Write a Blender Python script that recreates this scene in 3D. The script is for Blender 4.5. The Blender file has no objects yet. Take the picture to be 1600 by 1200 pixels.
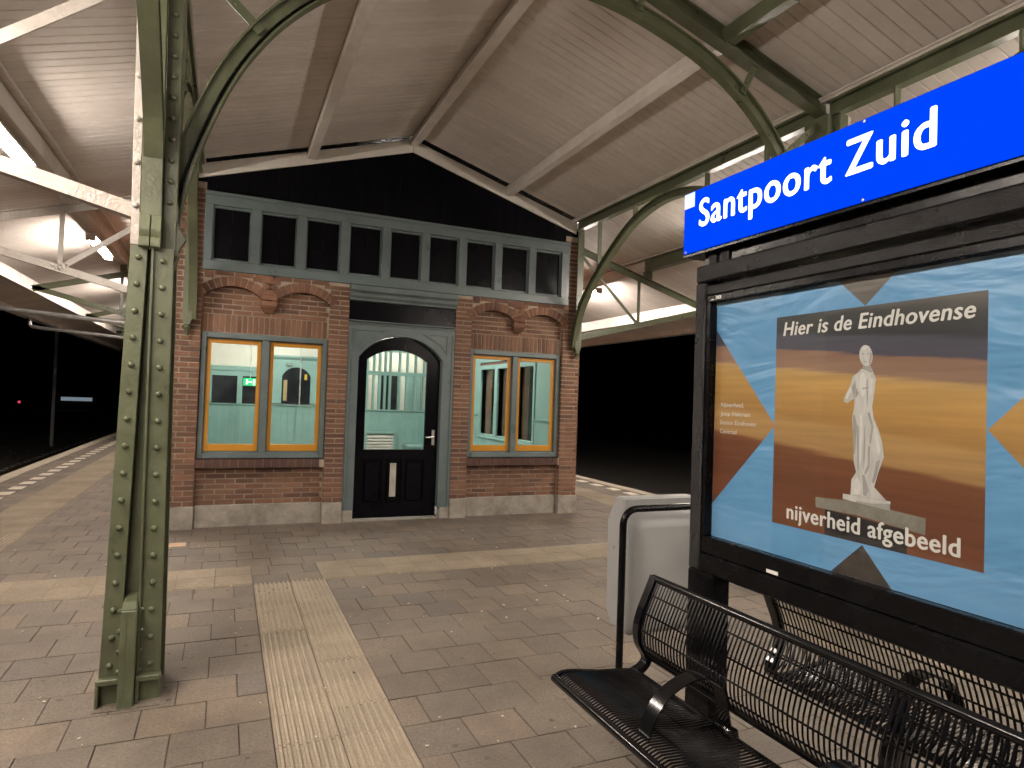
import bpy, math, random
from mathutils import Matrix, Vector
random.seed(7)
S = bpy.context.scene
COL = S.collection

# ------------------------------------------------------------------ camera
cam_d = bpy.data.cameras.new('camera'); cam = bpy.data.objects.new('camera', cam_d); COL.objects.link(cam)
YAW, PIT, ROL, FPX = math.radians(23.6426), math.radians(1.3947), math.radians(1.9724), 1016.02
fwd = Vector((math.sin(YAW)*math.cos(PIT), math.cos(YAW)*math.cos(PIT), math.sin(PIT)))
rgt = Vector((math.cos(YAW), -math.sin(YAW), 0)); upv = rgt.cross(fwd)
r2 = math.cos(ROL)*rgt + math.sin(ROL)*upv; u2 = -math.sin(ROL)*rgt + math.cos(ROL)*upv
M = Matrix((r2, u2, -fwd)).transposed().to_4x4(); M.translation = Vector((0, 0, 1.65))
cam.matrix_world = M
cam_d.sensor_width = 36; cam_d.lens = 36*FPX/1600; cam_d.clip_start = 0.05; cam_d.clip_end = 800
S.camera = cam
# ------------------------------------------------------------------ world: night sky
W_ = bpy.data.worlds.new('World'); S.world = W_; W_.use_nodes = True
nt = W_.node_tree; bg = nt.nodes['Background']
sky = nt.nodes.new('ShaderNodeTexSky'); sky.sky_type = 'NISHITA'; sky.sun_disc = False
sky.sun_elevation = math.radians(-4); sky.sun_rotation = math.radians(200)
nt.links.new(sky.outputs[0], bg.inputs[0]); bg.inputs[1].default_value = 0.05
S.view_settings.view_transform = 'Standard'; S.view_settings.look = 'None'
S.view_settings.exposure = 0.0; S.view_settings.gamma = 1.0
S.render.engine = 'CYCLES'
S.cycles.use_denoising = True
S.cycles.max_bounces = 5; S.cycles.diffuse_bounces = 3; S.cycles.glossy_bounces = 2
S.cycles.transparent_max_bounces = 16; S.cycles.sample_clamp_indirect = 4.0
S.cycles.caustics_reflective = False; S.cycles.caustics_refractive = False
LAMP_STRENGTH = 275.0
ROOM_LAMP = 105.0

# ------------------------------------------------------------------ mesh helpers
WM = {}
class MB:
    def __init__(s): s.v = []; s.f = []; s.t = []; s.tint = 0.0
    def _add(s, vs, fs):
        o = len(s.v); s.v += [tuple(v) for v in vs]
        for f in fs: s.f.append(tuple(o+i for i in f)); s.t.append(s.tint)
    def box(s, x0, x1, y0, y1, z0, z1):
        s._add([(x0,y0,z0),(x1,y0,z0),(x1,y1,z0),(x0,y1,z0),(x0,y0,z1),(x1,y0,z1),(x1,y1,z1),(x0,y1,z1)],
               [(0,3,2,1),(4,5,6,7),(0,1,5,4),(1,2,6,5),(2,3,7,6),(3,0,4,7)]); return s
    def hexa(s, p):   # 8 points like box order
        s._add(p, [(0,3,2,1),(4,5,6,7),(0,1,5,4),(1,2,6,5),(2,3,7,6),(3,0,4,7)]); return s
    def bar(s, p, q, w, h, side=(0,1,0)):
        p = Vector(p); q = Vector(q); d = (q-p).normalized(); sd = Vector(side)
        sd = (sd - d*sd.dot(d)).normalized(); n = d.cross(sd)
        a, b = sd*(w/2), n*(h/2)
        s.hexa([p-a-b, p+a-b, p+a+b, p-a+b, q-a-b, q+a-b, q+a+b, q-a+b]); return s
    def prism(s, poly, ax, d0, d1):  # poly in the plane normal to ax; other two axes in cyclic-free order
        def pt(u, v, d): return {'x': (d,u,v), 'y': (u,d,v), 'z': (u,v,d)}[ax]
        n = len(poly)
        vs = [pt(u,v,d0) for u,v in poly] + [pt(u,v,d1) for u,v in poly]
        fs = [tuple(range(n))[::-1], tuple(range(n,2*n))] + [(i,(i+1)%n,n+(i+1)%n,n+i) for i in range(n)]
        s._add(vs, fs); return s
    def strip(s, A, B, ax, d0, d1, closed=False):  # solid ribbon between two outlines
        def pt(u, v, d): return {'x': (d,u,v), 'y': (u,d,v), 'z': (u,v,d)}[ax]
        n = len(A); vs = []
        for a, b in zip(A, B): vs += [pt(*a,d0), pt(*b,d0), pt(*b,d1), pt(*a,d1)]
        fs = []
        for i in range(n if closed else n-1):
            o = 4*i; q = 4*((i+1) % n)
            for k in range(4): fs.append((o+k, o+(k+1)%4, q+(k+1)%4, q+k))
        if not closed: fs += [(0,3,2,1), (4*n-4,4*n-3,4*n-2,4*n-1)]
        s._add(vs, fs); return s
    def tube(s, pts, r, n=8, caps=True):
        pts = [Vector(p) for p in pts]; rings = []; m = len(pts)
        t0 = (pts[1]-pts[0]).normalized(); ref = Vector((0,0,1)) if abs(t0.z) < .9 else Vector((1,0,0))
        nrm = (ref - t0*ref.dot(t0)).normalized(); vs = []
        for i, p in enumerate(pts):
            t = (pts[min(i+1,m-1)]-pts[max(i-1,0)]).normalized()
            nrm = (nrm - t*nrm.dot(t)).normalized(); b = t.cross(nrm)
            for k in range(n):
                a = 2*math.pi*k/n; vs.append(p + nrm*(r*math.cos(a)) + b*(r*math.sin(a)))
        fs = [(i*n+k, i*n+(k+1)%n, (i+1)*n+(k+1)%n, (i+1)*n+k) for i in range(m-1) for k in range(n)]
        if caps: fs += [tuple(range(n))[::-1], tuple(range((m-1)*n, m*n))]
        s._add(vs, fs); return s
    def lathe(s, prof, n, c, ax=(0,0,1)):   # prof (r, h) around axis through c
        ax = Vector(ax).normalized(); ref = Vector((1,0,0)) if abs(ax.x) < .9 else Vector((0,0,1))
        a = (ref-ax*ref.dot(ax)).normalized(); b = ax.cross(a); c = Vector(c); vs = []
        for r, h in prof:
            for k in range(n):
                t = 2*math.pi*k/n; vs.append(c+ax*h+a*(r*math.cos(t))+b*(r*math.sin(t)))
        m = len(prof)
        fs = [(i*n+k, i*n+(k+1)%n, (i+1)*n+(k+1)%n, (i+1)*n+k) for i in range(m-1) for k in range(n)]
        fs += [tuple(range(n))[::-1], tuple(range((m-1)*n, m*n))]
        s._add(vs, fs); return s
    def mesh(s, name, mat, smooth=False, bevel=0):
        me = bpy.data.meshes.new(name); me.from_pydata(s.v, [], s.f)
        if any(s.t):
            at = me.attributes.new('tint', 'FLOAT', 'FACE'); at.data.foreach_set('value', s.t)
        import bmesh
        b = bmesh.new(); b.from_mesh(me); bmesh.ops.recalc_face_normals(b, faces=b.faces)
        if bevel: bmesh.ops.bevel(b, geom=list(b.edges), offset=bevel, segments=1, affect='EDGES', clamp_overlap=True)
        b.to_mesh(me); b.free()
        if mat: me.materials.append(mat)
        if smooth:
            me.polygons.foreach_set('use_smooth', [True]*len(me.polygons))
            try: me.set_sharp_from_angle(angle=math.radians(40))
            except Exception: pass
        return me
    def build(s, name, mat, parent=None, smooth=False, bevel=0):
        return link(name, s.mesh(name, mat, smooth, bevel), parent)
def link(name, data, parent=None, loc=(0,0,0), rot=(0,0,0), scale=(1,1,1)):
    o = bpy.data.objects.new(name, data); COL.objects.link(o)
    o.location = loc; o.rotation_euler = rot; o.scale = scale
    WM[o] = o.matrix_basis.copy() if False else (Matrix.Translation(loc) @ Matrix.Rotation(rot[2],4,'Z') if not (rot[0] or rot[1]) else Matrix.LocRotScale(Vector(loc), __import__('mathutils').Euler(rot), Vector(scale)))
    if parent:
        o.parent = parent; o.matrix_parent_inverse = WM[parent].inverted()
    return o
def tag(o, label=None, cat=None, group=None, kind=None):
    if label: o['label'] = label
    if cat: o['category'] = cat
    if group: o['group'] = group
    if kind: o['kind'] = kind
    return o
def thing(name, loc, label, cat, group=None):
    o = link(name, None, None, loc); o.empty_display_size = .1
    return tag(o, label, cat, group)
def copy_tree(o, off, parent=None):
    c = o.copy(); COL.objects.link(c)
    if parent is None: c.location = Vector(o.location) + Vector(off)
    else: c.parent = parent
    for ch in [x for x in list(WM) if x.parent == o]:
        k = copy_tree(ch, off, c); WM[k] = WM[ch]
    WM[c] = WM[o]
    return c

# ------------------------------------------------------------------ materials
def newmat(name):
    m = bpy.data.materials.new(name); m.use_nodes = True
    n = m.node_tree.nodes; return m, n, m.node_tree.links, n['Principled BSDF']
def mix_rgb(n, L, fac, a, b, mode='MIX'):
    x = n.new('ShaderNodeMix'); x.data_type = 'RGBA'; x.blend_type = mode
    for sock, val in ((x.inputs[0], fac), (x.inputs[6], a), (x.inputs[7], b)):
        if hasattr(val, 'is_linked'): L.new(val, sock)
        else: sock.default_value = val if not isinstance(val, tuple) else (*val[:3], 1)
    return x.outputs[2]
def noise(n, L, scale, detail=4, rough=.55, vec=None, stretch=None):
    g = n.new('ShaderNodeNewGeometry'); v = g.outputs['Position']
    if stretch:
        mp = n.new('ShaderNodeMapping'); mp.inputs['Scale'].default_value = stretch; L.new(v, mp.inputs[0]); v = mp.outputs[0]
    t = n.new('ShaderNodeTexNoise'); t.inputs['Scale'].default_value = scale; t.inputs['Detail'].default_value = detail
    t.inputs['Roughness'].default_value = rough; L.new(v, t.inputs['Vector']); return t.outputs['Fac']
def ramp(n, L, fac, stops):
    r = n.new('ShaderNodeValToRGB'); e = r.color_ramp.elements
    while len(e) > 1: e.remove(e[-1])
    e[0].position = stops[0][0]; e[0].color = (*stops[0][1], 1) if isinstance(stops[0][1], tuple) else (stops[0][1],)*3+(1,)
    for p, c in stops[1:]:
        k = e.new(p); k.color = (*c, 1) if isinstance(c, tuple) else (c, c, c, 1)
    L.new(fac, r.inputs[0]); return r.outputs[0]
def paint(name, col, rough=.4, var=.25, bump=.15, bscale=60, nscale=3.0, dirt=None, metal=0, spec=.5, coat=0, stretch=None, rvar=.1):
    m, n, L, P = newmat(name)
    a = tuple(c*(1-var) for c in col); b = tuple(min(1, c*(1+var)) for c in col)
    f = noise(n, L, nscale, 3, .65, stretch=stretch)
    c = ramp(n, L, f, [(.3, a), (.7, b)])
    if dirt:
        f2 = noise(n, L, 1.6, 4, .75); k = ramp(n, L, f2, [(.5, 0.0), (.72, dirt[1])])
        c = mix_rgb(n, L, k, c, dirt[0])
    L.new(c, P.inputs['Base Color'])
    P.inputs['Roughness'].default_value = rough
    if rvar: L.new(ramp(n, L, f, [(.3, max(.02, rough-rvar)), (.7, min(1, rough+rvar))]), P.inputs['Roughness'])
    P.inputs['Metallic'].default_value = metal; P.inputs['Specular IOR Level'].default_value = spec
    P.inputs['Coat Weight'].default_value = coat
    if bump:
        bp = n.new('ShaderNodeBump'); bp.inputs['Strength'].default_value = bump; bp.inputs['Distance'].default_value = .01
        L.new(noise(n, L, bscale, 2), bp.inputs['Height']); L.new(bp.outputs[0], P.inputs['Normal'])
    return m
def pieces(name, stops, rough=.85, bump=.4, bscale=120, stain=None, grain=.18, gscale=90):
    """per-piece colour from object random + face tint, then grain and stains"""
    m, n, L, P = newmat(name)
    oi = n.new('ShaderNodeObjectInfo'); at = n.new('ShaderNodeAttribute'); at.attribute_name = 'tint'
    ad = n.new('ShaderNodeMath'); ad.operation = 'ADD'; L.new(oi.outputs['Random'], ad.inputs[0]); L.new(at.outputs['Fac'], ad.inputs[1])
    fr = n.new('ShaderNodeMath'); fr.operation = 'FRACT'; L.new(ad.outputs[0], fr.inputs[0])
    c = ramp(n, L, fr.outputs[0], stops)
    g = ramp(n, L, noise(n, L, gscale, 2, .7), [(.25, 1-grain), (.75, 1+grain)])
    c = mix_rgb(n, L, 1.0, c, g, 'MULTIPLY')
    if stain:
        k = ramp(n, L, noise(n, L, stain[2], 4, .7), [(.42, 0.0), (.68, stain[1])]); c = mix_rgb(n, L, k, c, stain[0])
    L.new(c, P.inputs['Base Color'])
    P.inputs['Roughness'].default_value = rough
    bp = n.new('ShaderNodeBump'); bp.inputs['Strength'].default_value = bump; bp.inputs['Distance'].default_value = .006
    L.new(noise(n, L, bscale, 2, .7), bp.inputs['Height']); L.new(bp.outputs[0], P.inputs['Normal'])
    return m
def emit(name, col, strength):
    m, n, L, P = newmat(name); P.inputs['Base Color'].default_value = (*col, 1)
    P.inputs['Emission Color'].default_value = (*col, 1); P.inputs['Emission Strength'].default_value = strength
    P.inputs['Roughness'].default_value = .4; return m
def glass(name, tint=(.95, .97, .96), rough=.02):
    m, n, L, P = newmat(name); n.remove(P)
    tr = n.new('ShaderNodeBsdfTransparent'); tr.inputs[0].default_value = (*tint, 1)
    gl = n.new('ShaderNodeBsdfGlossy'); gl.inputs['Roughness'].default_value = rough
    g = n.new('ShaderNodeNewGeometry'); dt = n.new('ShaderNodeVectorMath'); dt.operation = 'DOT_PRODUCT'
    L.new(g.outputs['Incoming'], dt.inputs[0]); L.new(g.outputs['Normal'], dt.inputs[1])
    def mth(op, a, b):
        q = n.new('ShaderNodeMath'); q.operation = op
        for i, v in enumerate((a, b)):
            if v is None: continue
            if hasattr(v, 'is_linked'): L.new(v, q.inputs[i])
            else: q.inputs[i].default_value = v
        return q.outputs[0]
    k = mth('SUBTRACT', 1.0, mth('ABSOLUTE', dt.outputs['Value'], None))
    fr = mth('MULTIPLY_ADD', mth('POWER', k, 5.0), .96); fr.node.inputs[2].default_value = .04
    mx = n.new('ShaderNodeMixShader'); L.new(fr, mx.inputs[0]); L.new(tr.outputs[0], mx.inputs[1]); L.new(gl.outputs[0], mx.inputs[2])
    bp = n.new('ShaderNodeBump'); bp.inputs['Strength'].default_value = .05; bp.inputs['Distance'].default_value = .02; L.new(noise(n, L, 4, 1), bp.inputs['Height']); L.new(bp.outputs[0], gl.inputs['Normal'])
    L.new(mx.outputs[0], n['Material Output'].inputs[0]); return m

GREEN = paint('green_paint', (.098, .110, .062), .36, .2, .22, 45, 5, ((.045, .04, .03), .5))
BEIGE = pieces('beige_boards', [(0, (.63,.58,.54)), (.5, (.665,.615,.575)), (1, (.70,.645,.60))], .52, .12, 30, ((.49,.43,.385), .55, .8), .05, 14)
BEIGEP = paint('beige_paint', (.63, .58, .53), .4, .1, .2, 50, 3, ((.35,.29,.25), .4))
WHITEP = paint('white_paint', (.70, .66, .60), .4, .06, .1, 40, 3, ((.42,.38,.34), .4))
STEELW = paint('pale_steel_paint', (.46, .42, .38), .35, .15, .6, 55, 8, ((.3,.25,.2), .5))
BLACKG = paint('black_gloss', (.0035, .0035, .0055), .22, .1, .03, 30, 3, spec=.14, rvar=.02)
BLACKM = paint('black_metal', (.0035, .0035, .0042), .27, .3, .05, 40, 8, spec=.16, rvar=.05)
HAMMER = paint('hammered_black', (.005, .005, .006), .2, .2, .45, 320, 10, spec=.4)
GREYB = paint('grey_blue_paint', (.130, .168, .170), .36, .1, .12, 40, 4, ((.07,.09,.09), .5))
ORANGE = paint('orange_paint', (.56, .245, .02), .4, .08, .08, 40, 4)
TEAL = paint('teal_paint', (.245, .405, .37), .42, .08, .08, 30, 3)
CREAM = paint('cream_plaster', (.74, .72, .62), .8, .05, .1, 40, 3)
BRICK = pieces('brick', [(0, (.120,.056,.035)), (.3, (.190,.090,.052)), (.65, (.245,.122,.070)), (.88, (.180,.086,.052)), (1, (.098,.050,.036))], .82, .5, 140, ((.07,.04,.03), .55, 1.1), .3, 60)
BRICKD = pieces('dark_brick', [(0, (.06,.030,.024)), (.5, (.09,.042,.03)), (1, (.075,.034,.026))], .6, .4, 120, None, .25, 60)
MORTAR = paint('mortar', (.42, .345, .265), .95, .2, .6, 150, 5, ((.12,.09,.07), .6))
PLINTH = paint('plinth_concrete', (.36, .325, .28), .9, .22, .8, 120, 9, ((.15,.13,.11), .8))
PAVER = pieces('paver', [(0, (.128,.104,.084)), (.2, (.170,.140,.110)), (.45, (.150,.125,.100)), (.65, (.192,.150,.112)), (.85, (.160,.134,.106)), (1, (.132,.112,.096))], .8, .6, 160, ((.092,.074,.060), .7, 1.1), .36, 75)
JOINT = paint('joint_sand', (.070, .055, .042), .95, .3, .7, 200, 20)
TACT = pieces('tactile_tile', [(0, (.275,.23,.172)), (.5, (.345,.288,.215)), (1, (.305,.252,.192))], .85, .5, 150, ((.20,.16,.12), .55, 2.2), .25, 100)
COPING = pieces('edge_coping', [(0, (.42,.37,.29)), (1, (.47,.41,.33))], .85, .4, 120, ((.25,.2,.15), .5, 2), .2, 70)
ROADM = paint('white_marking', (.60, .54, .44), .8, .15, .3, 120, 8, ((.3,.25,.2), .5))
BALLAST = paint('ballast', (.06, .052, .045), .95, .5, 1.0, 14, 10)
RUST = paint('rusty_rail', (.10, .06, .04), .5, .3, .2, 60, 8, metal=.6)
GALV = paint('galvanised_steel', (.42, .42, .42), .45, .2, .1, 50, 12, metal=.8)
CHROME = paint('brushed_steel', (.7, .69, .66), .3, .05, .02, 40, 5, metal=.9)
BINM = paint('grey_bin_plastic', (.28, .28, .275), .42, .06, .08, 60, 4, ((.25,.24,.22), .4))
GLASS = glass('window_glass'); PGLASS = glass('poster_glass', (.97, .98, .98), .03)
TUBEM = emit('fluorescent_tube', (1.0, .885, .775), LAMP_STRENGTH)
ROOMM = emit('room_light', (1.0, .98, .94), ROOM_LAMP)
SIGNBLUE = emit('backlit_blue', (.0, .05, .92), 1.0); SIGNBLUE.node_tree.nodes['Principled BSDF'].inputs['Base Color'].default_value = (0, .01, .1, 1); SIGNBLUE.node_tree.nodes['Principled BSDF'].inputs['Specular IOR Level'].default_value = 0.0
SIGNWHITE = emit('backlit_white', (.82, .95, .90), 1.05)
STICKER = emit('pale_sticker', (.42, .55, .85), .8)
EXITG = emit('exit_green', (.02, .40, .14), .9); EXITW = emit('exit_white', (.8, 1, .85), 1.6)
REDL = emit('red_signal', (.8, .08, .12), .8); FARW = emit('far_lit_wall', (.5, .62, .72), .32)
for m_ in (SIGNWHITE, STICKER, EXITW, EXITG, REDL, FARW): m_.cycles.emission_sampling = 'NONE'
GABLE = paint('matt_black', (.003, .003, .0045), .5, .2, .05, 20, 2, spec=.07)
BENCHM = paint('bench_coating', (.004, .004, .005), .16, .3, .03, 60, 8, spec=.5, rvar=.04)
DARKVIEW = paint('dark_panel', (.02, .021, .026), .15, .3, .05, 20, 3)
TAN = paint('tan_panel', (.42, .31, .15), .6, .15, .1, 20, 3)
LEAF = paint('night_foliage', (.035, .045, .022), .9, .5, 0, 10, 3, spec=.1)
TEXTW = paint('print_white', (.66, .64, .60), .5, .04, 0)
YELL = paint('yellow_label', (.65, .45, .04), .5, .05, 0)

# ------------------------------------------------------------------ reference dimensions
XC, ZR, SL = 2.165, 5.12, .304          # ridge
XL, XR = -.41, 4.70                      # column lines
def zroof(x): return ZR - SL*abs(x-XC)
TY = [-4.9, -.4, 4.1, 8.6, 13.1, 17.6, 22.1, 26.6]
YP, YW = 8.54, 8.63                      # pilaster face, recessed wall face
CAM2 = (0, 0, 1.65)
def rnd(a, b): return random.uniform(a, b)

# ================================================================== PLATFORM
plat = MB().box(-3.34, 7.08, -8, 70, -.9, -.0075)
platform = plat.build('platform', JOINT); tag(platform, kind='structure')
ground = MB().box(-150, 150, -60, 260, -1.25, -1.06).build('ground', BALLAST); tag(ground, kind='structure')

def frust(mb, x0, x1, y0, y1, zt, ins=.002, zb=-.028):
    mb.hexa([(x0,y0,zb),(x1,y0,zb),(x1,y1,zb),(x0,y1,zb),(x0+ins,y0+ins,zt),(x1-ins,y0+ins,zt),(x1-ins,y1-ins,zt),(x0+ins,y1-ins,zt)])
PIT_ = .307; Y0R = 5.97 - 16*PIT_
SX0, SX1 = .272, .872                     # guide strip towards the camera
TL0, TL1 = -2.56, -1.96; TR0, TR1 = 5.72, 6.32
CY0, CY1 = 5.97, 5.97+2*PIT_
pav = []                                  # (x0,x1,y0,y1)
def fill(xa, xb, y0, y1, first_half, from_right=False):
    w = .302; x = xa; segs = []
    if first_half and xb-xa > .16: segs.append((x, x+w/2)); x += w/2
    while x < xb-.02:
        e = min(x+w, xb); segs.append((x, e)); x = e
    if from_right: segs = [(xa+xb-b, xa+xb-a) for a, b in segs]
    for a, b in segs: pav.append((a, b, y0, y1))
row = 0; y = Y0R - 8*PIT_
while y < 40:
    y1 = y+PIT_; par = row % 2
    cross = CY0-.01 < y < CY1-.01
    if y < 8.5:
        if y < CY0-.01:
            fill(TL1, SX0, y, y1, par, True); fill(SX1, TR0, y, y1, par)
        elif cross:
            fill(SX0-.0, SX1-.02, y, y1, par)
        else: fill(TL1, TR0, y, y1, par)
    else:
        fill(TL1, -.66, y, y1, par, True); fill(4.86, TR0, y, y1, par)
    fill(-2.86, TL0, y, y1, par, True); fill(TR1, 6.80, y, y1, par)
    if y < 30: fill(-3.34, -2.86, y, y1, 1-par, True); fill(6.80, 7.08, y, y1, 1-par)
    y = y1; row += 1
def camkey(p):
    cx, cy = (p[0]+p[1])/2, (p[2]+p[3])/2
    d = Vector((cx, cy, -1.65)); z = d.dot(fwd)
    if z < .8: return 0
    u = d.dot(r2)/z*FPX; v = -d.dot(u2)/z*FPX
    if abs(u) > 860 or abs(v) > 660: return 0
    return (p[1]-p[0])*(p[3]-p[2])*1.65/z**3
pav.sort(key=camkey, reverse=True)
shared = {}
for i, (x0, x1, ya, yb) in enumerate(pav[:300]):
    wx, wy = round(x1-x0-.004, 3), round(yb-ya-.004, 3)
    k = (wx, wy, random.randrange(3))
    if k not in shared:
        m = MB(); j = [rnd(-.002, .001) for _ in range(4)]
        m.hexa([(-wx/2,-wy/2,-.028),(wx/2,-wy/2,-.028),(wx/2,wy/2,-.028),(-wx/2,wy/2,-.028),
                (-wx/2+.0015,-wy/2+.0015,j[0]),(wx/2-.0015,-wy/2+.0015,j[1]),(wx/2-.0015,wy/2-.0015,j[2]),(-wx/2+.0015,wy/2-.0015,j[3])])
        shared[k] = m.mesh('paver', PAVER)
    link('paver', shared[k], platform, ((x0+x1)/2, (ya+yb)/2, rnd(-.0025, .001)))
rest = MB()
for x0, x1, ya, yb in pav[300:]:
    rest.tint = rnd(.01, .99); frust(rest, x0+.002, x1-.002, ya+.002, yb-.002, rnd(-.003, .001))
tag(rest.build('paver_field', PAVER, platform), kind='stuff')
# tactile tiles
def tact_mesh(along):
    m = MB(); w = .3
    n = 8; prof = []
    for i in range(n):
        a = -w/2+.003+(w-.006)*i/n; b = (w-.006)/n
        prof += [(a, 0.0), (a+b*.24, 0.0), (a+b*.34, .012), (a+b*.70, .012), (a+b*.80, 0.0)]
    prof.append((w/2-.003, 0.0))
    poly = [(-w/2+.003, -.028)] + prof + [(w/2-.003, -.028)]
    h = .1515 if along == 'y' else .148
    m.prism(poly, 'y', -h, h)
    if along == 'x': m.v = [(y_, x_, z_) for x_, y_, z_ in m.v]
    return m
tm = {'y': tact_mesh('y').mesh('tactile_tile', TACT), 'x': None}
mx_ = tact_mesh('x'); tm['x'] = mx_.mesh('tactile_tile', TACT)
tiles = []
y = CY0-PIT_
while y > -2:
    for k in (0, 1): tiles.append((SX0+.15+.3*k, y+PIT_/2, 'y'))
    y -= PIT_
for k in range(2):
    x = SX0-.15-.0
    while x > TL1-.0: tiles.append((x, CY0+PIT_*(k+.5), 'x')); x -= .3
    x = SX1+.15-.02
    while x < TR0: tiles.append((x, CY0+PIT_*(k+.5), 'x')); x += .3
y = Y0R-8*PIT_
while y < 30:
    for x0 in (TL0, TR0):
        for k in (0, 1): tiles.append((x0+.15+.3*k, y+PIT_/2, 'y'))
    y += PIT_
tiles.sort(key=lambda t: camkey((t[0]-.15, t[0]+.15, t[1]-.15, t[1]+.15)), reverse=True)
for x, y, a in tiles[:280]:
    link('tactile_tile', tm[a], platform, (x, y, rnd(-.002, .0015)))
rest = MB()
for x, y, a in tiles[280:]:
    rest.tint = rnd(.01, .99); src = tact_mesh(a); o = len(rest.v)
    rest._add([(p[0]+x, p[1]+y, p[2]) for p in src.v], src.f)
tag(rest.build('tactile_tile_field', TACT, platform), kind='stuff')
# coping and dashes
cop = {}
for xs, nm in ((-3.46, 'l'), (7.195, 'r')):
    y = -6.0
    while y < 60:
        w, l = .235, 1.0
        if 'c' not in cop:
            m = MB(); m.hexa([(-w/2,0.004,-.16),(w/2,0.004,-.16),(w/2,l-.004,-.16),(-w/2,l-.004,-.16),(-w/2+.008,.007,.006),(w/2-.008,.007,.006),(w/2-.008,l-.007,.006),(-w/2+.008,l-.007,.006)])
            cop['c'] = m.mesh('coping_stone', COPING)
        link('coping_stone', cop['c'], platform, (xs, y, rnd(-.003, .003))); y += l
MB().box(-3.57, -3.345, -8, 70, -1.06, -.165).build('edge_wall', PLINTH, platform)
MB().box(7.085, 7.305, -8, 70, -1.06, -.165).build('edge_wall', PLINTH, platform)
dm = MB().box(-.09, .09, -.15, .15, -.003, .0045).mesh('edge_dash', ROADM)
for xs in (-2.95, 6.88):
    for i in range(46):
        link('edge_dash', dm, platform, (xs+rnd(-.005,.005), 2.3+.6*i, 0), (0, 0, rnd(-.02, .02)))
# worn yellow tile near building corner and litter
tag(MB().box(-.49,-.33, 7.62, 7.80, -.004, .004).build('marker_plate', paint('worn_marker', (.52,.36,.22), .8, .25, .3), None), 'small pale orange marker plate set in paving beside building corner', 'marker')
lit = MB()
for i in range(170):
    x, y = rnd(-2.2, 4.5), rnd(2.0, 8.2); s = rnd(.003, .010); a = rnd(0, 3.1); c, sn = math.cos(a)*s, math.sin(a)*s
    lit.hexa([(x+dx*c-dy*sn*.6, y+dx*sn+dy*c*.6, z) for z in (.001, .004+s*.3) for dx, dy in ((-1,-1),(1,-1),(1,1),(-1,1))])
tag(lit.build('litter', paint('litter', (.55,.48,.38), .9, .4, 0)), 'tiny crumbs and specks of litter strewn over the paving', 'litter', kind='stuff')
gm = MB()
for i in range(260):
    x, y, r_ = rnd(-2.0, 4.8), rnd(2.0, 8.2), rnd(.008, .019)
    gm._add([(x+r_*rnd(.75,1.1)*math.cos(2*math.pi*k/9), y+r_*rnd(.75,1.1)*math.sin(2*math.pi*k/9), .0032) for k in range(9)], [tuple(range(9))])
tag(gm.build('gum_spots', paint('trodden_gum', (.085,.072,.062), .8, .35, 0, nscale=6)), 'dark trodden chewing gum spots dotted over the paving', 'gum', kind='stuff')
# tracks
for side, xs in (('left', (-4.35, -5.79)), ('right', (8.08, 9.52))):
    t = thing('railway_track', (sum(xs)/2, 0, -1.06), 'rusty railway track beside the %s platform edge' % side, 'track')
    for x in xs:
        MB().box(x-.035, x+.035, -6, 90, -.93, -.915).box(x-.07, x+.07, -6, 90, -1.05, -1.04).box(x-.01, x+.01, -6, 90, -1.04, -.93).build('rail', RUST, t)
    sm = None
    for i in range(70):
        if sm is None: sm = MB().box(-1.25, 1.25, -.12, .12, -1.06, -1.045).mesh('sleeper', PLINTH)
        link('sleeper', sm, t, (sum(xs)/2, -4+.65*i, 0))
g_ = MB()
for i in range(6000):
    sd = random.random() < .7
    x = rnd(-8.5, -3.65) if sd else rnd(7.4, 10.5); y = rnd(1, 45)**1.0; s = rnd(.02, .05)
    g_._add([(x-s, y, -1.06), (x+s*.5, y-s, -1.06), (x+s*.5, y+s, -1.06), (x+rnd(-.01,.01), y, -1.06+s*rnd(.8,1.6))], [(0,1,3),(1,2,3),(2,0,3)])
tag(g_.build('ballast_stones', BALLAST), 'grey ballast stones heaped around the rails', 'ballast', kind='stuff')

# ================================================================== CANOPY
canopy = thing('platform_canopy', (XC, 4.1, 0), 'pitched station canopy with beige boarded ceiling and green iron trusses', 'canopy')
BW = .114; board_part = {}
def board_seg(x0, x1, nm):
    """a board whose underside follows the slope, centred on y = 0"""
    z0, z1 = zroof(x0), zroof(x1); w = BW/2-.0022; b = .006; t = .022; m = MB()
    prof = [(-w, t), (-w, b), (-w+b, 0), (w-b, 0), (w, b), (w, t)]
    n = len(prof)
    vs = [(x0, yy, z0+zz) for yy, zz in prof] + [(x1, yy, z1+zz) for yy, zz in prof]
    m._add(vs, [(i, (i+1)%n, n+(i+1)%n, n+i) for i in range(n)] + [tuple(range(n))[::-1], tuple(range(n, 2*n))]); return m
SEG = [(-4.08, XL-.02), (XL+.02, XC-.002), (XC+.002, XR-.02), (XR+.02, 8.45)]
for si, (x0, x1) in enumerate(SEG):
    me = board_seg(x0, x1, '').mesh('ceiling_board', BEIGE)
    rest = MB(); src = board_seg(x0, x1, '')
    yb = -6.0; n_ind = 0
    while yb < 31.5:
        inner = si in (1, 2)
        if inner and yb > 8.475: break
        if 2.0 < yb < 8.5: link('ceiling_board', me, canopy, (0, yb, rnd(0, .0025)))
        else:
            rest.tint = rnd(.01, .99); rest._add([(a, b+yb, c+rnd(0,.0)) for a, b, c in src.v], src.f)
        yb += BW
    tag(rest.build('ceiling_boarding', BEIGE, canopy), kind='stuff')
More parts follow.
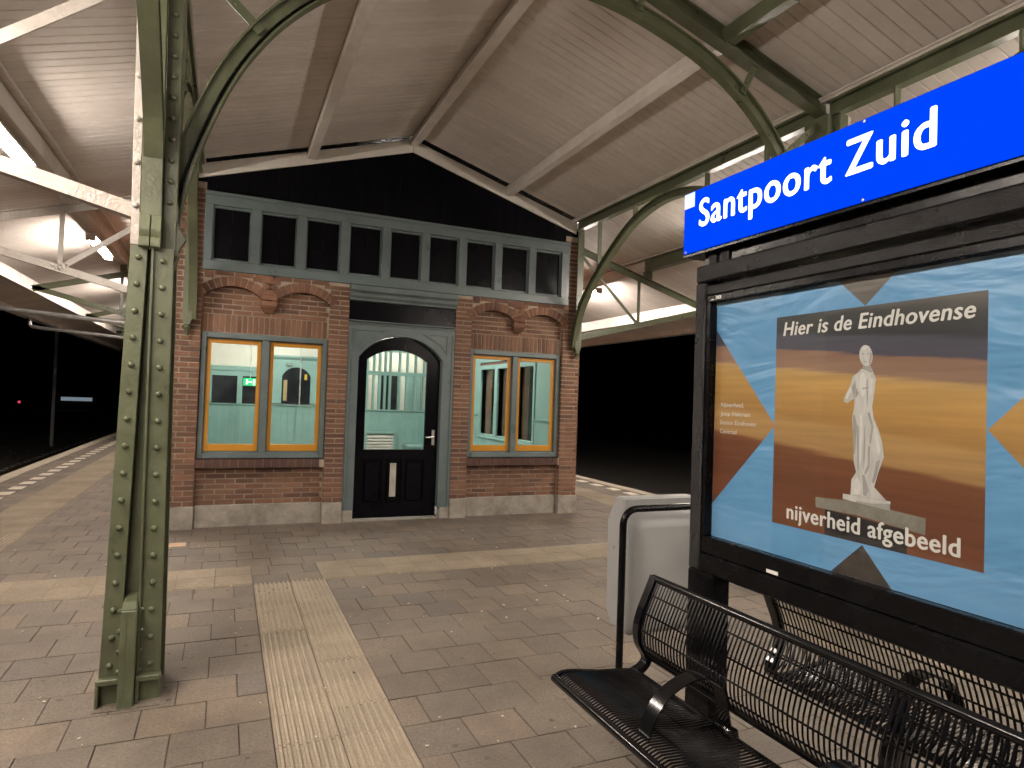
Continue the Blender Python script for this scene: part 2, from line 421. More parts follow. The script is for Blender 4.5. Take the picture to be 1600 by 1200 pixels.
# roof skin above the boards
for x0, x1 in ((-4.14, XC), (XC, 8.51)):
    MB().hexa([(x0,-6.1,zroof(x0)+.03),(x1,-6.1,zroof(x1)+.03),(x1,31.6,zroof(x1)+.03),(x0,31.6,zroof(x0)+.03),(x0,-6.1,zroof(x0)+.09),(x1,-6.1,zroof(x1)+.09),(x1,31.6,zroof(x1)+.09),(x0,31.6,zroof(x0)+.09)]).build('roof_covering', BLACKM, canopy)
# purlins
def purlin(x, w, d, ya, yb, mat, drop=.0, name='purlin'):
    z = zroof(x)-.003-drop
    if name == 'ridge_purlin': z = ZR-.02
    MB().box(x-w/2, x+w/2, ya, yb, z-d, z-.0).build(name, mat, canopy, bevel=.004)
for k in range(3):
    ya = -4.9+4.5*k+.002; yb = ya+4.496 if k < 2 else 8.50
    purlin(.86, .10, .13, ya, yb, BEIGEP); purlin(3.575, .10, .13, ya, yb, BEIGEP if k == 2 else GREEN)
    purlin(XC, .11, .10, ya, yb, BEIGEP, name='ridge_purlin')
for k in range(8):
    ya = -4.9+4.5*k+.002; yb = ya+4.496
    purlin(-1.73, .13, .17, ya, yb, BEIGEP); purlin(6.06, .13, .17, ya, yb, GREEN if k < 3 else BEIGEP)
    purlin(-3.25, .10, .20, ya, yb, BEIGEP); purlin(7.55, .16, .20, ya, yb, BEIGEP)
    for xe in (-4.1, 8.47): MB().box(xe-.02, xe+.02, ya, yb, zroof(xe)-.09, zroof(xe)+.03).build('eave_fascia', BEIGEP, canopy)
# fascia on the gable
for sgn in (-1, 1):
    xa, xb = XC+sgn*.003, (XL+.0 if sgn < 0 else XR-.0)
    A = [(xa, zroof(xa)-.016), (xb, zroof(xb)-.016)]; B = [(xa, zroof(xa)-.185), (xb, zroof(xb)-.185)]
    MB().strip(A, B, 'y', 8.515, 8.54).build('gable_fascia', WHITEP, canopy, bevel=.003)
# sweep of a rectangular section in a vertical plane
def normals(pts):
    out = []
    for i in range(len(pts)):
        a = Vector(pts[max(i-1,0)]); b = Vector(pts[min(i+1,len(pts)-1)]); t = (b-a).normalized(); out.append(Vector((-t.y, t.x)))
    return out
def sweep(mb, pts, o0, o1, ax, d0, d1):
    N = normals(pts)
    A = [(p[0]+n.x*o0, p[1]+n.y*o0) for p, n in zip(pts, N)]; B = [(p[0]+n.x*o1, p[1]+n.y*o1) for p, n in zip(pts, N)]
    mb.strip(A, B, ax, d0, d1); return mb
def smooth_pts(ctrl, n=6):
    out = []
    P = [ctrl[0]]+list(ctrl)+[ctrl[-1]]
    for i in range(1, len(P)-2):
        p0, p1, p2, p3 = (Vector(q) for q in P[i-1:i+3])
        for k in range(n):
            t = k/n
            out.append(tuple(.5*((2*p1)+(-p0+p2)*t+(2*p0-5*p1+4*p2-p3)*t*t+(-p0+3*p1-3*p2+p3)*t**3)))
    out.append(tuple(P[-2])); return out
HALF = [(-.36,2.42),(-.325,2.68),(-.265,2.96),(-.11,3.40),(.08,3.74),(.31,4.01),(.60,4.24),(.95,4.42),(1.35,4.55),(1.76,4.64),(XC,4.67)]
ARCH = smooth_pts(HALF + [(2*XC-x, z) for x, z in HALF[-2::-1]], 4)
ARCH = [(x if x < XC else min(x, x+(XR-XL-2*(XC-XL))*(x-XC)/(XC-XL)), z) for x, z in ARCH]
def frame(y):
    ar = sweep(MB(), ARCH, -.046, .046, 'y', y-.011, y+.011)
    ar = ar.build('transverse_arch', GREEN, canopy)
    sweep(MB(), ARCH, .046, .058, 'y', y-.034, y+.034).build('flange', GREEN, ar)
    sweep(MB(), ARCH, -.058, -.046, 'y', y-.034, y+.034).build('flange', GREEN, ar)
    for sgn, xe in ((-1, XL), (1, XR)):
        p = [(XC, ZR-.11), (xe, zroof(xe)-.09)]
        m = MB(); A = [(XC+sgn*.003, ZR-.145), (xe, zroof(xe)-.135)]; B = [(XC+sgn*.003, ZR-.015), (xe, zroof(xe)-.006)]
        m.strip(A, B, 'y', y-.012, y+.012)
        A2 = [(a, b-.014) for a, b in A]; m.strip(A2, A, 'y', y-.055, y+.055)
        B2 = [(a, b-.014) for a, b in B]; m.strip(B2, B, 'y', y-.045, y+.045)
        r = m.build('rafter', GREEN, canopy)
    for (x0, z0, x1, z1) in ((.10, 3.76, -.30, 4.12), (.54, 4.21, .42, 4.47), (1.56, 4.62, 1.53, 4.80)):
        for f in (lambda v: v, lambda v: XL+XR-v):
            st = MB().bar((f(x0), y-.02, z0), (f(x1), y-.02, z1), .012, .055, (0,1,0)).build('strut', GREEN, canopy)
            for t in (.12, .35, .7):
                MB().lathe([(.0135,0),(.012,.006),(.006,.010)], 8, (f(x0+(x1-x0)*t), y-.026, z0+(z1-z0)*t), (0,-1,0)).build('rivet', GREEN, st, True)
frame(4.1); frame(-.4)
# cable clipped below the near arch
tag(MB().tube([(x+.02, 4.083, z-.022) for x, z in ARCH[3:26]], .008, 6).build('cable', BLACKM, canopy, True), 'thin dark cable clipped under the arch')
# long beams along the column lines with arches
def longbeam(x, ya, yb, arch=True, mat=GREEN):
    z1 = zroof(x)-.03
    b = MB().box(x-.012, x+.012, ya+.06, yb-.06, 4.205, z1-.015).box(x-.06, x+.06, ya+.06, yb-.06, z1-.015, z1).box(x-.045, x+.045, ya+.06, yb-.06, 4.191, 4.205)
    bo = b.build('longitudinal_beam', mat, canopy)
    MB().box(x-.075, x+.075, ya, yb, z1, zroof(x)-.001).build('beam_plank', BEIGEP, canopy)
    if not arch: return
    ym = (ya+yb)/2; hw = (yb-ya)/2
    half = [(1.0, 2.47), (.975, 2.72), (.89, 3.08), (.71, 3.45), (.56, 3.69), (.36, 3.95), (.17, 4.08), (0, 4.12)]
    pts = smooth_pts([(ym-hw*u, z) for u, z in half]+[(ym+hw*u, z) for u, z in half[-2::-1]], 4)
    a = sweep(MB(), pts, -.035, .035, 'x', x-.011, x+.011).build('longitudinal_arch', mat, canopy)
    sweep(MB(), pts, -.047, -.035, 'x', x-.045, x+.045).build('flange', mat, a)
    sweep(MB(), pts, .035, .047, 'x', x-.045, x+.045).build('flange', mat, a)
    for u, z in ((.70, 3.50), (.31, 4.02), (-.31, 4.02), (-.70, 3.50)):
        MB().box(x-.03, x+.03, ym-hw*u-.008, ym-hw*u+.008, z, 4.203).build('hanger', mat, canopy)
for x in (XL, XR):
    longbeam(x, -.4, 4.1); longbeam(x, 4.1, 8.5)
    longbeam(x, -4.9, -.4)
for x in (-.46, 4.745):
    # wall brackets at the building corners
    br = MB().box(x-.05, x+.05, 8.44, 8.455, 2.46, 4.28).box(x-.008, x+.008, 8.455, 8.535, 2.46, 4.28)
    br.prism([(x-.05, 2.46), (x+.05, 2.46), (x+.03, 2.40), (x-.03, 2.40)], 'y', 8.44, 8.535)
    bo = br.build('wall_bracket', GREEN, canopy)
    MB().lathe([(.03,0),(.045,.03),(.03,.06),(.012,.10),(.018,.125),(.0,.13)], 10, (x, 8.48, 2.40), (0,0,-1)).build('pendant', GREEN, bo, True)
# cantilever bracket trusses
def truss(y, sgn, mat):
    xc = XL if sgn < 0 else XR; f = lambda u: xc+sgn*u
    t = MB()
    top = [(f(.09), 3.955), (f(2.62), 3.225)]; bot = [(f(.09), 2.615), (f(2.62), 3.255)]
    MB
    tr = link('cantilever_truss', None, canopy, (xc, y, 0)); tr.empty_display_size = .1
    def mem(nm, p, q, w=.012, h=.075, fl=True):
        m = MB().bar((p[0], y, p[1]), (q[0], y, q[1]), w, h, (0,1,0))
        if fl:
            d = (Vector((q[0],0,q[1]))-Vector((p[0],0,p[1]))).normalized(); n = Vector((-d.z, 0, d.x))*(h/2-.004)
            if n.z > 0: n = -n
            n = -n if nm == 'top_chord' else n
            m.bar((p[0]+n.x, y-.0, p[1]+n.z), (q[0]+n.x, y-.0, q[1]+n.z), .09, .011, (0,1,0))
        return m.build(nm, mat, tr)
    mem('top_chord', *top, h=.095); mem('bottom_chord', *bot, h=.085)
    zt = lambda u: 3.955-.2885*(u-.09); zb = lambda u: 2.615+.253*(u-.09)
    UP = 1.34 if sgn < 0 else 1.20
    mem('post', (f(UP), zt(UP)-.04), (f(UP), zb(UP)+.03), .012, .05, False)
    mem('diagonal', (f(.10), 3.92), (f(UP-.03), zb(UP)+.03), .014, .062 if sgn < 0 else .045, False)
    for u, z in ((UP, zb(UP)+.0), (UP-.06, zb(UP)+.055), (UP+.07, zb(UP)+.03), (UP, zt(UP)-.01)):
        MB().lathe([(.015,0),(.013,.007),(.006,.011)], 8, (f(u), y-.035, z), (0,-1,0)).build('rivet', mat, tr, True)
    # packing block between chord and lamp purlin
    xb = -1.73 if sgn < 0 else 6.06
    MB().box(xb-.05, xb+.05, y-.05, y+.05, zt(abs(xb-xc))+.048, zroof(xb)-.174).build('packing_block', mat, tr)
    xb = -3.25 if sgn < 0 else 7.55
    if abs(xb-xc) < 2.7: MB().box(xb-.05, xb+.05, y-.05, y+.05, zt(abs(xb-xc)), zroof(xb)-.2).build('packing_block', mat, tr)
for y in TY[1:]:
    truss(y, -1, STEELW if y < 9 else GREEN); truss(y, 1, GREEN)
for x in (-1.60, 5.93):
    z = zroof(x)-.03
    MB().tube([(x, -5, z), (x, 31, z)], .014, 6).build('conduit', BEIGEP, canopy, True)
for x, sg_ in ((XL-.10, 1), (XR-.085, -1)):
    MB().tube([(x, -5, zroof(x)-.022), (x, 8.5, zroof(x)-.022)], .012, 6).build('conduit', BEIGEP, canopy, True)
# rainwater pipes from the left eave
for y in (13.25, 17.75):
    tag(MB().tube([(-4.12, y, 3.12), (-4.12, y, 2.97), (-4.08, y, 2.93), (-3.95, y, 2.91), (-.70, y, 2.70)], .04, 8).build('drain_pipe', GALV, canopy, True))
for xe in (-4.2, 8.57):
    m = MB(); pr = [(xe+.07*math.cos(a), 3.17+.07*math.sin(a)) for a in [math.pi+math.pi*k/8 for k in range(9)]]
    pi = [(xe+.062*math.cos(a), 3.172+.062*math.sin(a)) for a in [math.pi+math.pi*k/8 for k in range(9)]]
    m.strip(pr, pi, 'y', -6, 31.5).build('gutter', GALV, canopy)

# ------------------------------------------------------------------ columns
rivet_me = MB().lathe([(.0165,0),(.0165,.004),(.0135,.011),(.007,.0155),(.0,.0165)], 10, (0,0,0), (0,-1,0)).mesh('rivet', GREEN, True)
rivet_pale = MB().lathe([(.0165,0),(.0165,.004),(.0135,.011),(.007,.0155),(.0,.0165)], 10, (0,0,0), (0,-1,0)).mesh('rivet', STEELW, True)
def column(xc, y, label, mir=1):
    c = thing('iron_column', (xc, y, 0), label, 'column', 'riveted canopy columns')
    yf = y-.16
    Q = lambda u: xc+mir*u
    def plate(nm, ub0, ub1, ut0, ut1, z0, z1, ya, yb, mat=GREEN, par=c):
        m = MB().hexa([(Q(ub0),ya,z0),(Q(ub1),ya,z0),(Q(ub1),yb,z0),(Q(ub0),yb,z0),(Q(ut0),ya,z1),(Q(ut1),ya,z1),(Q(ut1),yb,z1),(Q(ut0),yb,z1)])
        return m.build(nm, mat, par, bevel=.003)
    for yy, s in ((yf, 1), (y+.16, -1)):
        a, b = (yy, yy+.013*s)
        plate('leg_plate', -.143, -.052, -.092, -.010, .0, 2.40, min(a,b), max(a,b))
        plate('leg_plate', .030, .143, .008, .112, .0, 2.40, min(a,b), max(a,b))
    plate('leg_web', -.064, -.052, -.022, -.010, .0, 2.40, yf+.0132, y+.1468)
    plate('leg_web', .030, .042, .008, .020, .0, 2.40, yf-.022, yf-.0002)
    plate('leg_web', .030, .042, .008, .020, .0, 2.40, yf+.0132, y+.1468)
    plate('centre_plate', -.0515, .0295, -.0095, .0075, .0, 2.40, yf+.055, yf+.067)
    # rivets on the front plates
    for i in range(16):
        z = .20+.1425*i; t = z/2.4
        link('rivet', rivet_me, c, (Q(-.098+.047*t), yf-.0005, z)); link('rivet', rivet_me, c, (Q(.092-.030*t), yf-.0005, z-.01))
    # cast shoe
    sh = MB().box(Q(-.045), Q(.028), yf-.085, yf+.10, 0, .50)
    sh.hexa([(Q(-.045),yf-.085,.5),(Q(.028),yf-.085,.5),(Q(.028),yf+.1,.5),(Q(-.045),yf+.1,.5),(Q(-.040),yf-.04,.535),(Q(.022),yf-.04,.535),(Q(.022),yf+.08,.56),(Q(-.040),yf+.08,.56)])
    sh.build('cast_shoe', GREEN, c, bevel=.006)
    MB().box(Q(-.022), Q(-.016), yf-.088, yf-.0845, .02, .47).build('shoe_rib', GREEN, c)
    for s0, s1 in ((-.148, -.047), (.030, .147)):
        MB().box(Q(s0), Q(s1), yf-.05, yf-.001, .115, .145).box(Q(s0), Q(s0+.02 if s0 < 0 else s1-.0) if False else Q(s0+.016), yf-.05, yf-.001, 0, .114).build('foot_gusset', GREEN, c, bevel=.004)
    for i in range(4):
        for u in (-.056, .040):
            MB().lathe([(.013,0),(.013,.008),(.007,.013)], 6, (Q(u), yf-.003, .165+.105*i), (0,-1,0)).build('bolt', GREEN, c, True)
    MB().box(Q(-.152), Q(.152), yf-.088, y+.20, -.03, .0035).build('base_plate', PAVER, c)
    # capital: two scroll plates
    sc = [(0,2.40),(.012,2.385),(.026,2.395),(.03,2.42),(.016,2.445),(.026,2.47),(.03,2.50),(.016,2.525),(.012,2.56),(0,2.57)]
    for u0, u1 in ((-.052, -.004), (.003, .048)):
        MB().prism([(yf-.014-d, z) for d, z in sc], 'x', min(Q(u0),Q(u1)), max(Q(u0),Q(u1))).build('capital_scroll', GREEN, c, True)
    # upper shaft
    plate('upper_shaft', -.050, .048, -.075, .020, 2.402, 4.19, yf-.012, yf+.05)
    plate('upper_shaft', -.094, -.052, -.122, -.077, 2.402, 4.19, yf+.0, y+.13, STEELW)
    plate('upper_shaft', .050, .115, .022, .100, 2.402, 4.19, yf+.045, y+.13)
    for i in range(12):
        z = 2.66+.115*i; t = (z-2.4)/1.79
        link('rivet', rivet_me, c, (Q(.083-.022*t), yf+.0445, z))
        if i % 2 == 0: link('rivet', rivet_pale, c, (Q(-.073-.027*t), yf-.0005, z-.05))
    # scrolled console under the arch foot
    wave = [(.115,2.30),(.120,2.34),(.135,2.37),(.128,2.40),(.150,2.44),(.165,2.47),(.135,2.52),(.118,2.57),(.118,2.66),(.10,2.72),(.06,2.72),(.06,2.30)]
    MB().prism([(Q(u), z) for u, z in wave], 'y', y-.10, y-.04).build('console', GREEN, c, bevel=.004)
    return c
column(-.405, 4.1, 'green riveted iron column standing in the left foreground')
column(XR+.005, 4.1, 'riveted iron column mostly hidden behind the blue name sign', -1)

# ------------------------------------------------------------------ lamps
def lamp(x, y, label):
    z = zroof(x)-.215
    t = thing('strip_lamp', (x, y, z-.09), label, 'lamp', 'fluorescent strip lamps under the canopy')
    MB().box(x-.055, x+.055, y-.76, y+.76, z-.030, z-.0).build('batten', BEIGEP, t, bevel=.005)
    for e in (-.55, .55): MB().box(x-.03, x+.03, y+e-.03, y+e+.03, z+.0005, z+.0415).build('spacer', BEIGEP, t)
    MB().hexa([(x-.066,y-.76,z-.046),(x+.066,y-.76,z-.046),(x+.066,y+.76,z-.046),(x-.066,y+.76,z-.046),(x-.06,y-.76,z-.0305),(x+.06,y-.76,z-.0305),(x+.06,y+.76,z-.0305),(x-.06,y+.76,z-.0305)]).build('light_shield', WHITEP, t)  # shield added to cut lamp light thrown up at the boards
    tb = MB().prism([(x-.044,z-.047),(x+.044,z-.047),(x+.048,z-.070),(x+.035,z-.095),(x-.035,z-.095),(x-.048,z-.070)], 'y', y-.70, y+.70)
    tb.build('diffuser', TUBEM, t)
    for e in (-.73, .73): MB().box(x-.056, x+.056, y+e-.028, y+e+.028, z-.102, z-.0462).build('end_cap', BEIGEP, t, bevel=.005)
names = {0: 'furthest back behind the camera', 1: 'beside the camera', 2: 'nearest in the picture', 3: 'second along from the foreground', 4: 'third along from the foreground', 5: 'fourth along from the foreground'}
for i in range(6):
    for sd, x, yy in (('left', -1.77, -2.45+4.5*i), ('right', 6.06, -2.68+4.5*i)):
        lb = 'lit strip lamp under %s canopy wing, %s' % (sd, names[i])
        if i < 2:                      # unseen bays round the camera: a second lamp added to brighten the foreground
            lamp(x, yy-.78, lb+', first of two'); lamp(x, yy+.78, lb+', added second lamp')
        else: lamp(x, yy, lb)

# ================================================================== WAITING ROOM BUILDING
BX0, BX1, BY1 = -.645, 4.83, 16.4
bld = thing('waiting_room', (2.13, 8.6, 0), 'brick waiting room with black gable, arched black door and orange sash windows', 'building')
WL = (-.305, 1.165); WR = (3.10, 4.535); WZ0, WZ1 = .823, 2.343
DX0, DX1 = 1.41, 2.858
PLZ = .262
# backing walls (mortar) around the openings, faces 8 mm behind the bricks
w = MB(); yb = YW+.008; yt = YW+.22
w.box(BX0+.01, WL[0], yb, yt, 0, 4.10); w.box(WL[1], DX0, yb, yt, 0, 3.08); w.box(DX1, WR[0], yb, yt, 0, 3.08); w.box(WR[1], BX1-.01, yb, yt, 0, 4.10)
for a, b in (WL, WR): w.box(a, b, yb, yt, 0, WZ0-.001); w.box(a, b, yb, yt, WZ1+.001, 3.08)
wall = w.build('front_wall', MORTAR, bld)
p = MB(); ypb = YP+.008
for a, b, zt in ((BX0+.006, WL[0]-.012, 4.12), (WL[1]+.006, DX0-.004, 3.075), (DX1+.004, WR[0]-.006, 3.075), (WR[1]+.012, BX1-.006, 4.12)):
    p.box(a, b, ypb, yb-.001, PLZ, zt)
p.build('pilaster_core', MORTAR, bld)
# side and back walls with openings on the right side
SWB = pieces('side_brickwork', [(0, (.165,.090,.062)), (1, (.165,.090,.062))], .85, .5, 60, None, .3, 40)
MB().box(BX0, BX0+.22, YW+.23, BY1, 0, 3.9).build('side_wall', SWB, bld)
sw = MB(); xs0, xs1 = BX1-.21, BX1
openings = [(11.30, 12.02), (10.50, 11.16), (9.62, 10.28)]
ys = YW+.23
for a, b in sorted(openings):
    sw.box(xs0, xs1, ys, a, 0, 3.9); sw.box(xs0, xs1, a, b, 0, .95); sw.box(xs0, xs1, a, b, 2.24, 3.9); ys = b
sw.box(xs0, xs1, ys, BY1, 0, 3.9); sw.build('side_wall', SWB, bld)
MB().box(BX0, BX1, BY1+.001, BY1+.22, 0, 3.9).build('back_wall', SWB, bld)
# ---- bricks
bricks = []   # (x0,x1,z0,z1,yface,kind)
CO = .0632; J = .0140
def course(x0, x1, z, widths, yf, kind='b'):
    x = x0
    for wd in widths:
        if x+wd > x1+.004: wd = x1-x
        if wd > .03: bricks.append((x, x+wd, z, z+CO-J, yf, kind))
        x += wd+J
        if x > x1-.02: break
def stack(x0, x1, z0, z1, yf, kind='b', off=0):
    z = z0; r = 0
    while z+CO-J <= z1+.002:
        L_ = x1-x0
        if L_ < .40:
            full = .21; rem = L_-full-J
            ws = ([full, rem] if r % 2 == 0 else [rem, full]) if rem > .03 else ([L_] if r % 2 else [(L_-J)/2]*2)
        else:
            ws = ([.10] if (r+off) % 2 else [])+[.21]*12
            ws = [v*rnd(.985, 1.0) for v in ws]
        course(x0, x1, z, ws, yf, kind); z += CO; r += 1
stack(BX0, WL[0]-.006, PLZ+.004, 4.08, YP); stack(WR[1]+.006, BX1, PLZ+.004, 4.08, YP)
stack(WL[1]+.004, DX0-.002, PLZ+.004, 3.07, YP); stack(DX1+.002, WR[0]-.004, PLZ+.004, 3.07, YP)
for a, b in (WL, WR):
    stack(a+.002, b-.002, PLZ+.004, .70, YW)
    x = a
    while x+.054 < b+.01:                       # soldier course over the window
        bricks.append((x+.003, x+.0535, WZ1+.012, WZ1+.222, YW, 'b')); x += .0635
    x = a-.005
    while x+.08 < b+.02:                        # rowlock sill
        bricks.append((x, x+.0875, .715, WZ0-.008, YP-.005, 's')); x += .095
    stack(a+.002, b-.002, WZ1+.232, 2.99, YW, off=1)
    MB().box(a-.004, b+.004, YP+.003, YW+.007, .713, WZ0-.012).build('sill_bed', MORTAR, bld)
# arches over each window bay
arcs = []
vmb = []
for a, b in (WL, WR):
    wbay = b-a; hs = .345; zc0 = 2.755
    for cx in (a+.335, b-.325):
        rise = .155; R_ = (hs*hs+rise*rise)/(2*rise); cz = zc0+rise-R_; arcs.append((cx, cz, R_))
        th = math.asin(hs/R_); n = 12
        for k in range(n):
            t0 = -th+2*th*k/n+.011; t1 = -th+2*th*(k+1)/n-.011; ro = R_+.112
            q = [(cx+R_*math.sin(t0), cz+R_*math.cos(t0)), (cx+R_*math.sin(t1), cz+R_*math.cos(t1)), (cx+ro*math.sin(t1), cz+ro*math.cos(t1)), (cx+ro*math.sin(t0), cz+ro*math.cos(t0))]
            vo = MB().prism(q, 'y', YP, YW-.001).build('arch_brick', BRICK, bld)
        # mortar bed of the ring
        N_ = 20; A = [(cx+(R_+.004)*math.sin(-th+2*th*k/N_), cz+(R_+.004)*math.cos(-th+2*th*k/N_)) for k in range(N_+1)]
        B = [(cx+(R_+.118)*math.sin(-th+2*th*k/N_), min(3.078, cz+(R_+.118)*math.cos(-th+2*th*k/N_))) for k in range(N_+1)]
        MB().strip(A, B, 'y', YP+.008, YW+.004).build('arch_bed', MORTAR, bld)
        # spandrel above the ring
        A = [(cx+(R_+.114)*math.sin(-th*1.1+2.2*th*k/N_), min(3.074, cz+(R_+.114)*math.cos(-th*1.1+2.2*th*k/N_))) for k in range(N_+1)]
        B = [(u, 3.079) for u, v in A]
        MB().strip(A, B, 'y', YP+.0085, YW+.0045).build('spandrel', MORTAR, bld)
    course(a+.002, b-.002, 3.0255, [.10]+[.21]*12, YP)
    # spandrel bricks
    z = 2.80; r = 0
    while z < 3.02:
        x = a+.0 - (.1 if r % 2 else 0)
        while x < b:
            x1_ = min(x+.10, b)
            ok = x >= a-.001 and all(math.hypot(px_-cx, pz-cz) > R_+.112 for px_ in (x, x1_) for pz in (z, z+.053) for cx, cz, R_ in arcs)
            if ok and x1_-x > .04: bricks.append((x, x1_-.006, z, z+.053, YP, 'b'))
            x += .107
        z += CO; r += 1
    # corbel where the arches meet
    cx = (a+.335+b-.325)/2
    MB().prism([(cx-.075,2.845),(cx+.075,2.845),(cx+.22,3.0785),(cx-.22,3.0785)], 'y', YP+.009, YW+.003).build('spandrel', MORTAR, bld)
    for q0, q1, zz in ((-.055, .055, 2.852), (-.085, -.005, 2.915), (.005, .085, 2.915), (-.12, -.062, 2.978), (-.05, .05, 2.978), (.062, .12, 2.978)):
        MB().box(cx+q0, cx+q1, YP+.001, YP+.02, zz, zz+.052).build('spandrel_brick', BRICK, bld)
    m = MB()
    m.hexa([(cx-.05,YP+.06,2.62),(cx+.05,YP+.06,2.62),(cx+.05,YW,2.62),(cx-.05,YW,2.62),(cx-.095,YP-.01,2.70),(cx+.095,YP-.01,2.70),(cx+.095,YW,2.70),(cx-.095,YW,2.70)])
    m.box(cx-.095, cx+.095, YP-.010, YW, 2.7005, 2.765); m.box(cx-.095, cx+.095, YP-.008, YW, 2.7745, 2.84)
    m.build('corbel', BRICK, bld, bevel=.008)
bs = {}
full = sorted([b for b in bricks if b[5] == 'b' and (b[1]-b[0])*(b[3]-b[2]) > .0085], key=lambda b: -((b[1]-b[0])*(b[3]-b[2])+rnd(0,.0002)))
chosen = set(id(b) for b in full[:290])
rest = {'b': MB(), 's': MB()}
for b in bricks:
    x0, x1, z0, z1, yf, kd = b
    if id(b) in chosen:
        k = (round(x1-x0, 2), round(z1-z0, 3))
        if k not in bs:
            hx, hz = k[0]/2, k[1]/2
            bs[k] = MB().hexa([(-hx,.06,-hz),(hx,.06,-hz),(hx,.06,hz),(-hx,.06,hz),(-hx+.0015,0,-hz+.0015),(hx-.0015,0,-hz+.0015),(hx-.0015,0,hz-.0015),(-hx+.0015,0,hz-.0015)]).mesh('brick', BRICK)
        link('brick', bs[k], bld, ((x0+x1)/2, yf+rnd(-.002, .0015), (z0+z1)/2))
    else:
        m = rest[kd]; m.tint = rnd(.01, .99); m.box(x0, x1, yf+rnd(-.002,.0015), yf+.06, z0, z1)
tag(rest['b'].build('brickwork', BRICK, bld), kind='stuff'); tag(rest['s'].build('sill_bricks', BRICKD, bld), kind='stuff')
# plinth
for a, b, yf in ((BX0-.02, WL[0]+.0, YP-.02), (WL[0]+.001, WL[1]-.001, YW-.02), (WL[1], DX0-.001, YP-.02), (DX1+.001, WR[0], YP-.02), (WR[0]+.001, WR[1]-.001, YW-.02), (WR[1], BX1+.02, YP-.02)):
    MB().box(a, b, yf, YW+.007, -.01, PLZ).build('plinth_block', PLINTH, bld, bevel=.008)
for a, b in ((DX0, DX0+.14), (DX1-.135, DX1)): MB().box(a, b, YP+.005, YW+.05, -.01, .15).build('plinth_block', PLINTH, bld, bevel=.005)

# ---- windows
def window(x0, x1):
    f = MB(); yf, yk = YW-.035, YW+.10
    f.box(x0, x0+.058, yf, yk, WZ0, WZ1).box(x1-.058, x1, yf, yk, WZ0, WZ1)
    f.box(x0+.0585, x1-.0585, yf, yk, WZ1-.065, WZ1).box(x0+.0585, x1-.0585, yf-.012, yk, WZ0, WZ0+.07)
    xm = (x0+x1)/2-.006; f.box(xm-.042, xm+.042, yf+.0, yk, WZ0+.0705, WZ1-.0655)
    fo = f.build('window', GREYB, bld, bevel=.007)
    for a, b in ((x0+.0685, xm-.0525), (xm+.0525, x1-.0685)):
        z0, z1 = WZ0+.085, WZ1-.075; s = MB(); y0, y1 = YW+.015, YW+.06
        s.box(a, a+.044, y0, y1, z0, z1).box(b-.044, b, y0, y1, z0, z1).box(a+.0442, b-.0442, y0, y1, z1-.050, z1).box(a+.0442, b-.0442, y0, y1, z0, z0+.084)
        so = s.build('sash', ORANGE, fo, bevel=.004)
        MB().box(a+.033, b-.033, YW+.036, YW+.042, z0+.078, z1-.043).build('pane', GLASS, fo)
        st = MB(); st.box(x0+.0585, x0+.0682, yf+.03, yk, WZ0+.0705, WZ1-.0655)
    # stops filling the reveal behind the sashes
    MB().box(x0+.0590, xm-.0425, YW+.062, YW+.095, WZ0+.0706, WZ0+.0846).box(xm+.0425, x1-.0590, YW+.062, YW+.095, WZ0+.0706, WZ0+.0846).build('inner_stop', GREYB, fo)
    for a in (x0+.0587, xm-.052, xm+.0423, x1-.068):
        MB().box(a, a+.0095, YW+.012, YW+.062, WZ0+.0708, WZ1-.0658).build('outer_stop', GREYB, fo)
    for a, b in ((x0+.0685, xm-.0525), (xm+.0525, x1-.0685)):
        MB().box(a, b, YW+.012, YW+.062, WZ0+.0708, WZ0+.0848).box(a, b, YW+.012, YW+.062, WZ1-.0748, WZ1-.0658).build('outer_stop', GREYB, fo)
window(*WL); window(*WR)

# ---- clerestory with black panels
cx0, cx1, cz0, cz1 = -.325, 4.605, 3.081, 4.008
cl = MB(); yf = YP-.012; yk = YW+.12
NP = 9; pw, gp = .425, .111; fx = cx0+.092
edges = [(fx+i*(pw+gp), fx+i*(pw+gp)+pw) for i in range(NP)]
cl.box(cx0, cx1, yf, yk, cz0, 3.195); cl.box(cx0, cx1, yf, yk, 3.865, cz1)
xs_ = [cx0]+[e for ed in edges for e in ed]+[cx1]
for i in range(0, len(xs_), 2): cl.box(xs_[i], xs_[i+1], yf, yk, 3.1955, 3.8645)
clo = cl.build('clerestory_frame', GREYB, bld, bevel=.004)
for a, b in edges:
    MB().box(a+.0, b-.0, yf+.055, yf+.07, 3.1958, 3.230).box(a, b, yf+.035, yf+.07, 3.835, 3.8642).box(a, a+.018, yf+.045, yf+.07, 3.231, 3.834).box(b-.018, b, yf+.045, yf+.07, 3.231, 3.834).build('bead', GREYB, clo)
    mid = (a+b)/2+rnd(-.01,.01)
    MB().box(a, mid-.0015, yf+.0705+rnd(0,.001), yf+.09, 3.196, 3.864).build('panel_board', BLACKG, clo); MB().box(mid+.0015, b, yf+.0705+rnd(0,.001), yf+.09, 3.196, 3.864).build('panel_board', BLACKG, clo)
MB().box(cx0-.012, cx1+.012, yf-.018, yf-.0005, 3.975, cz1+.012).build('clerestory_moulding', GREYB, bld, bevel=.005)
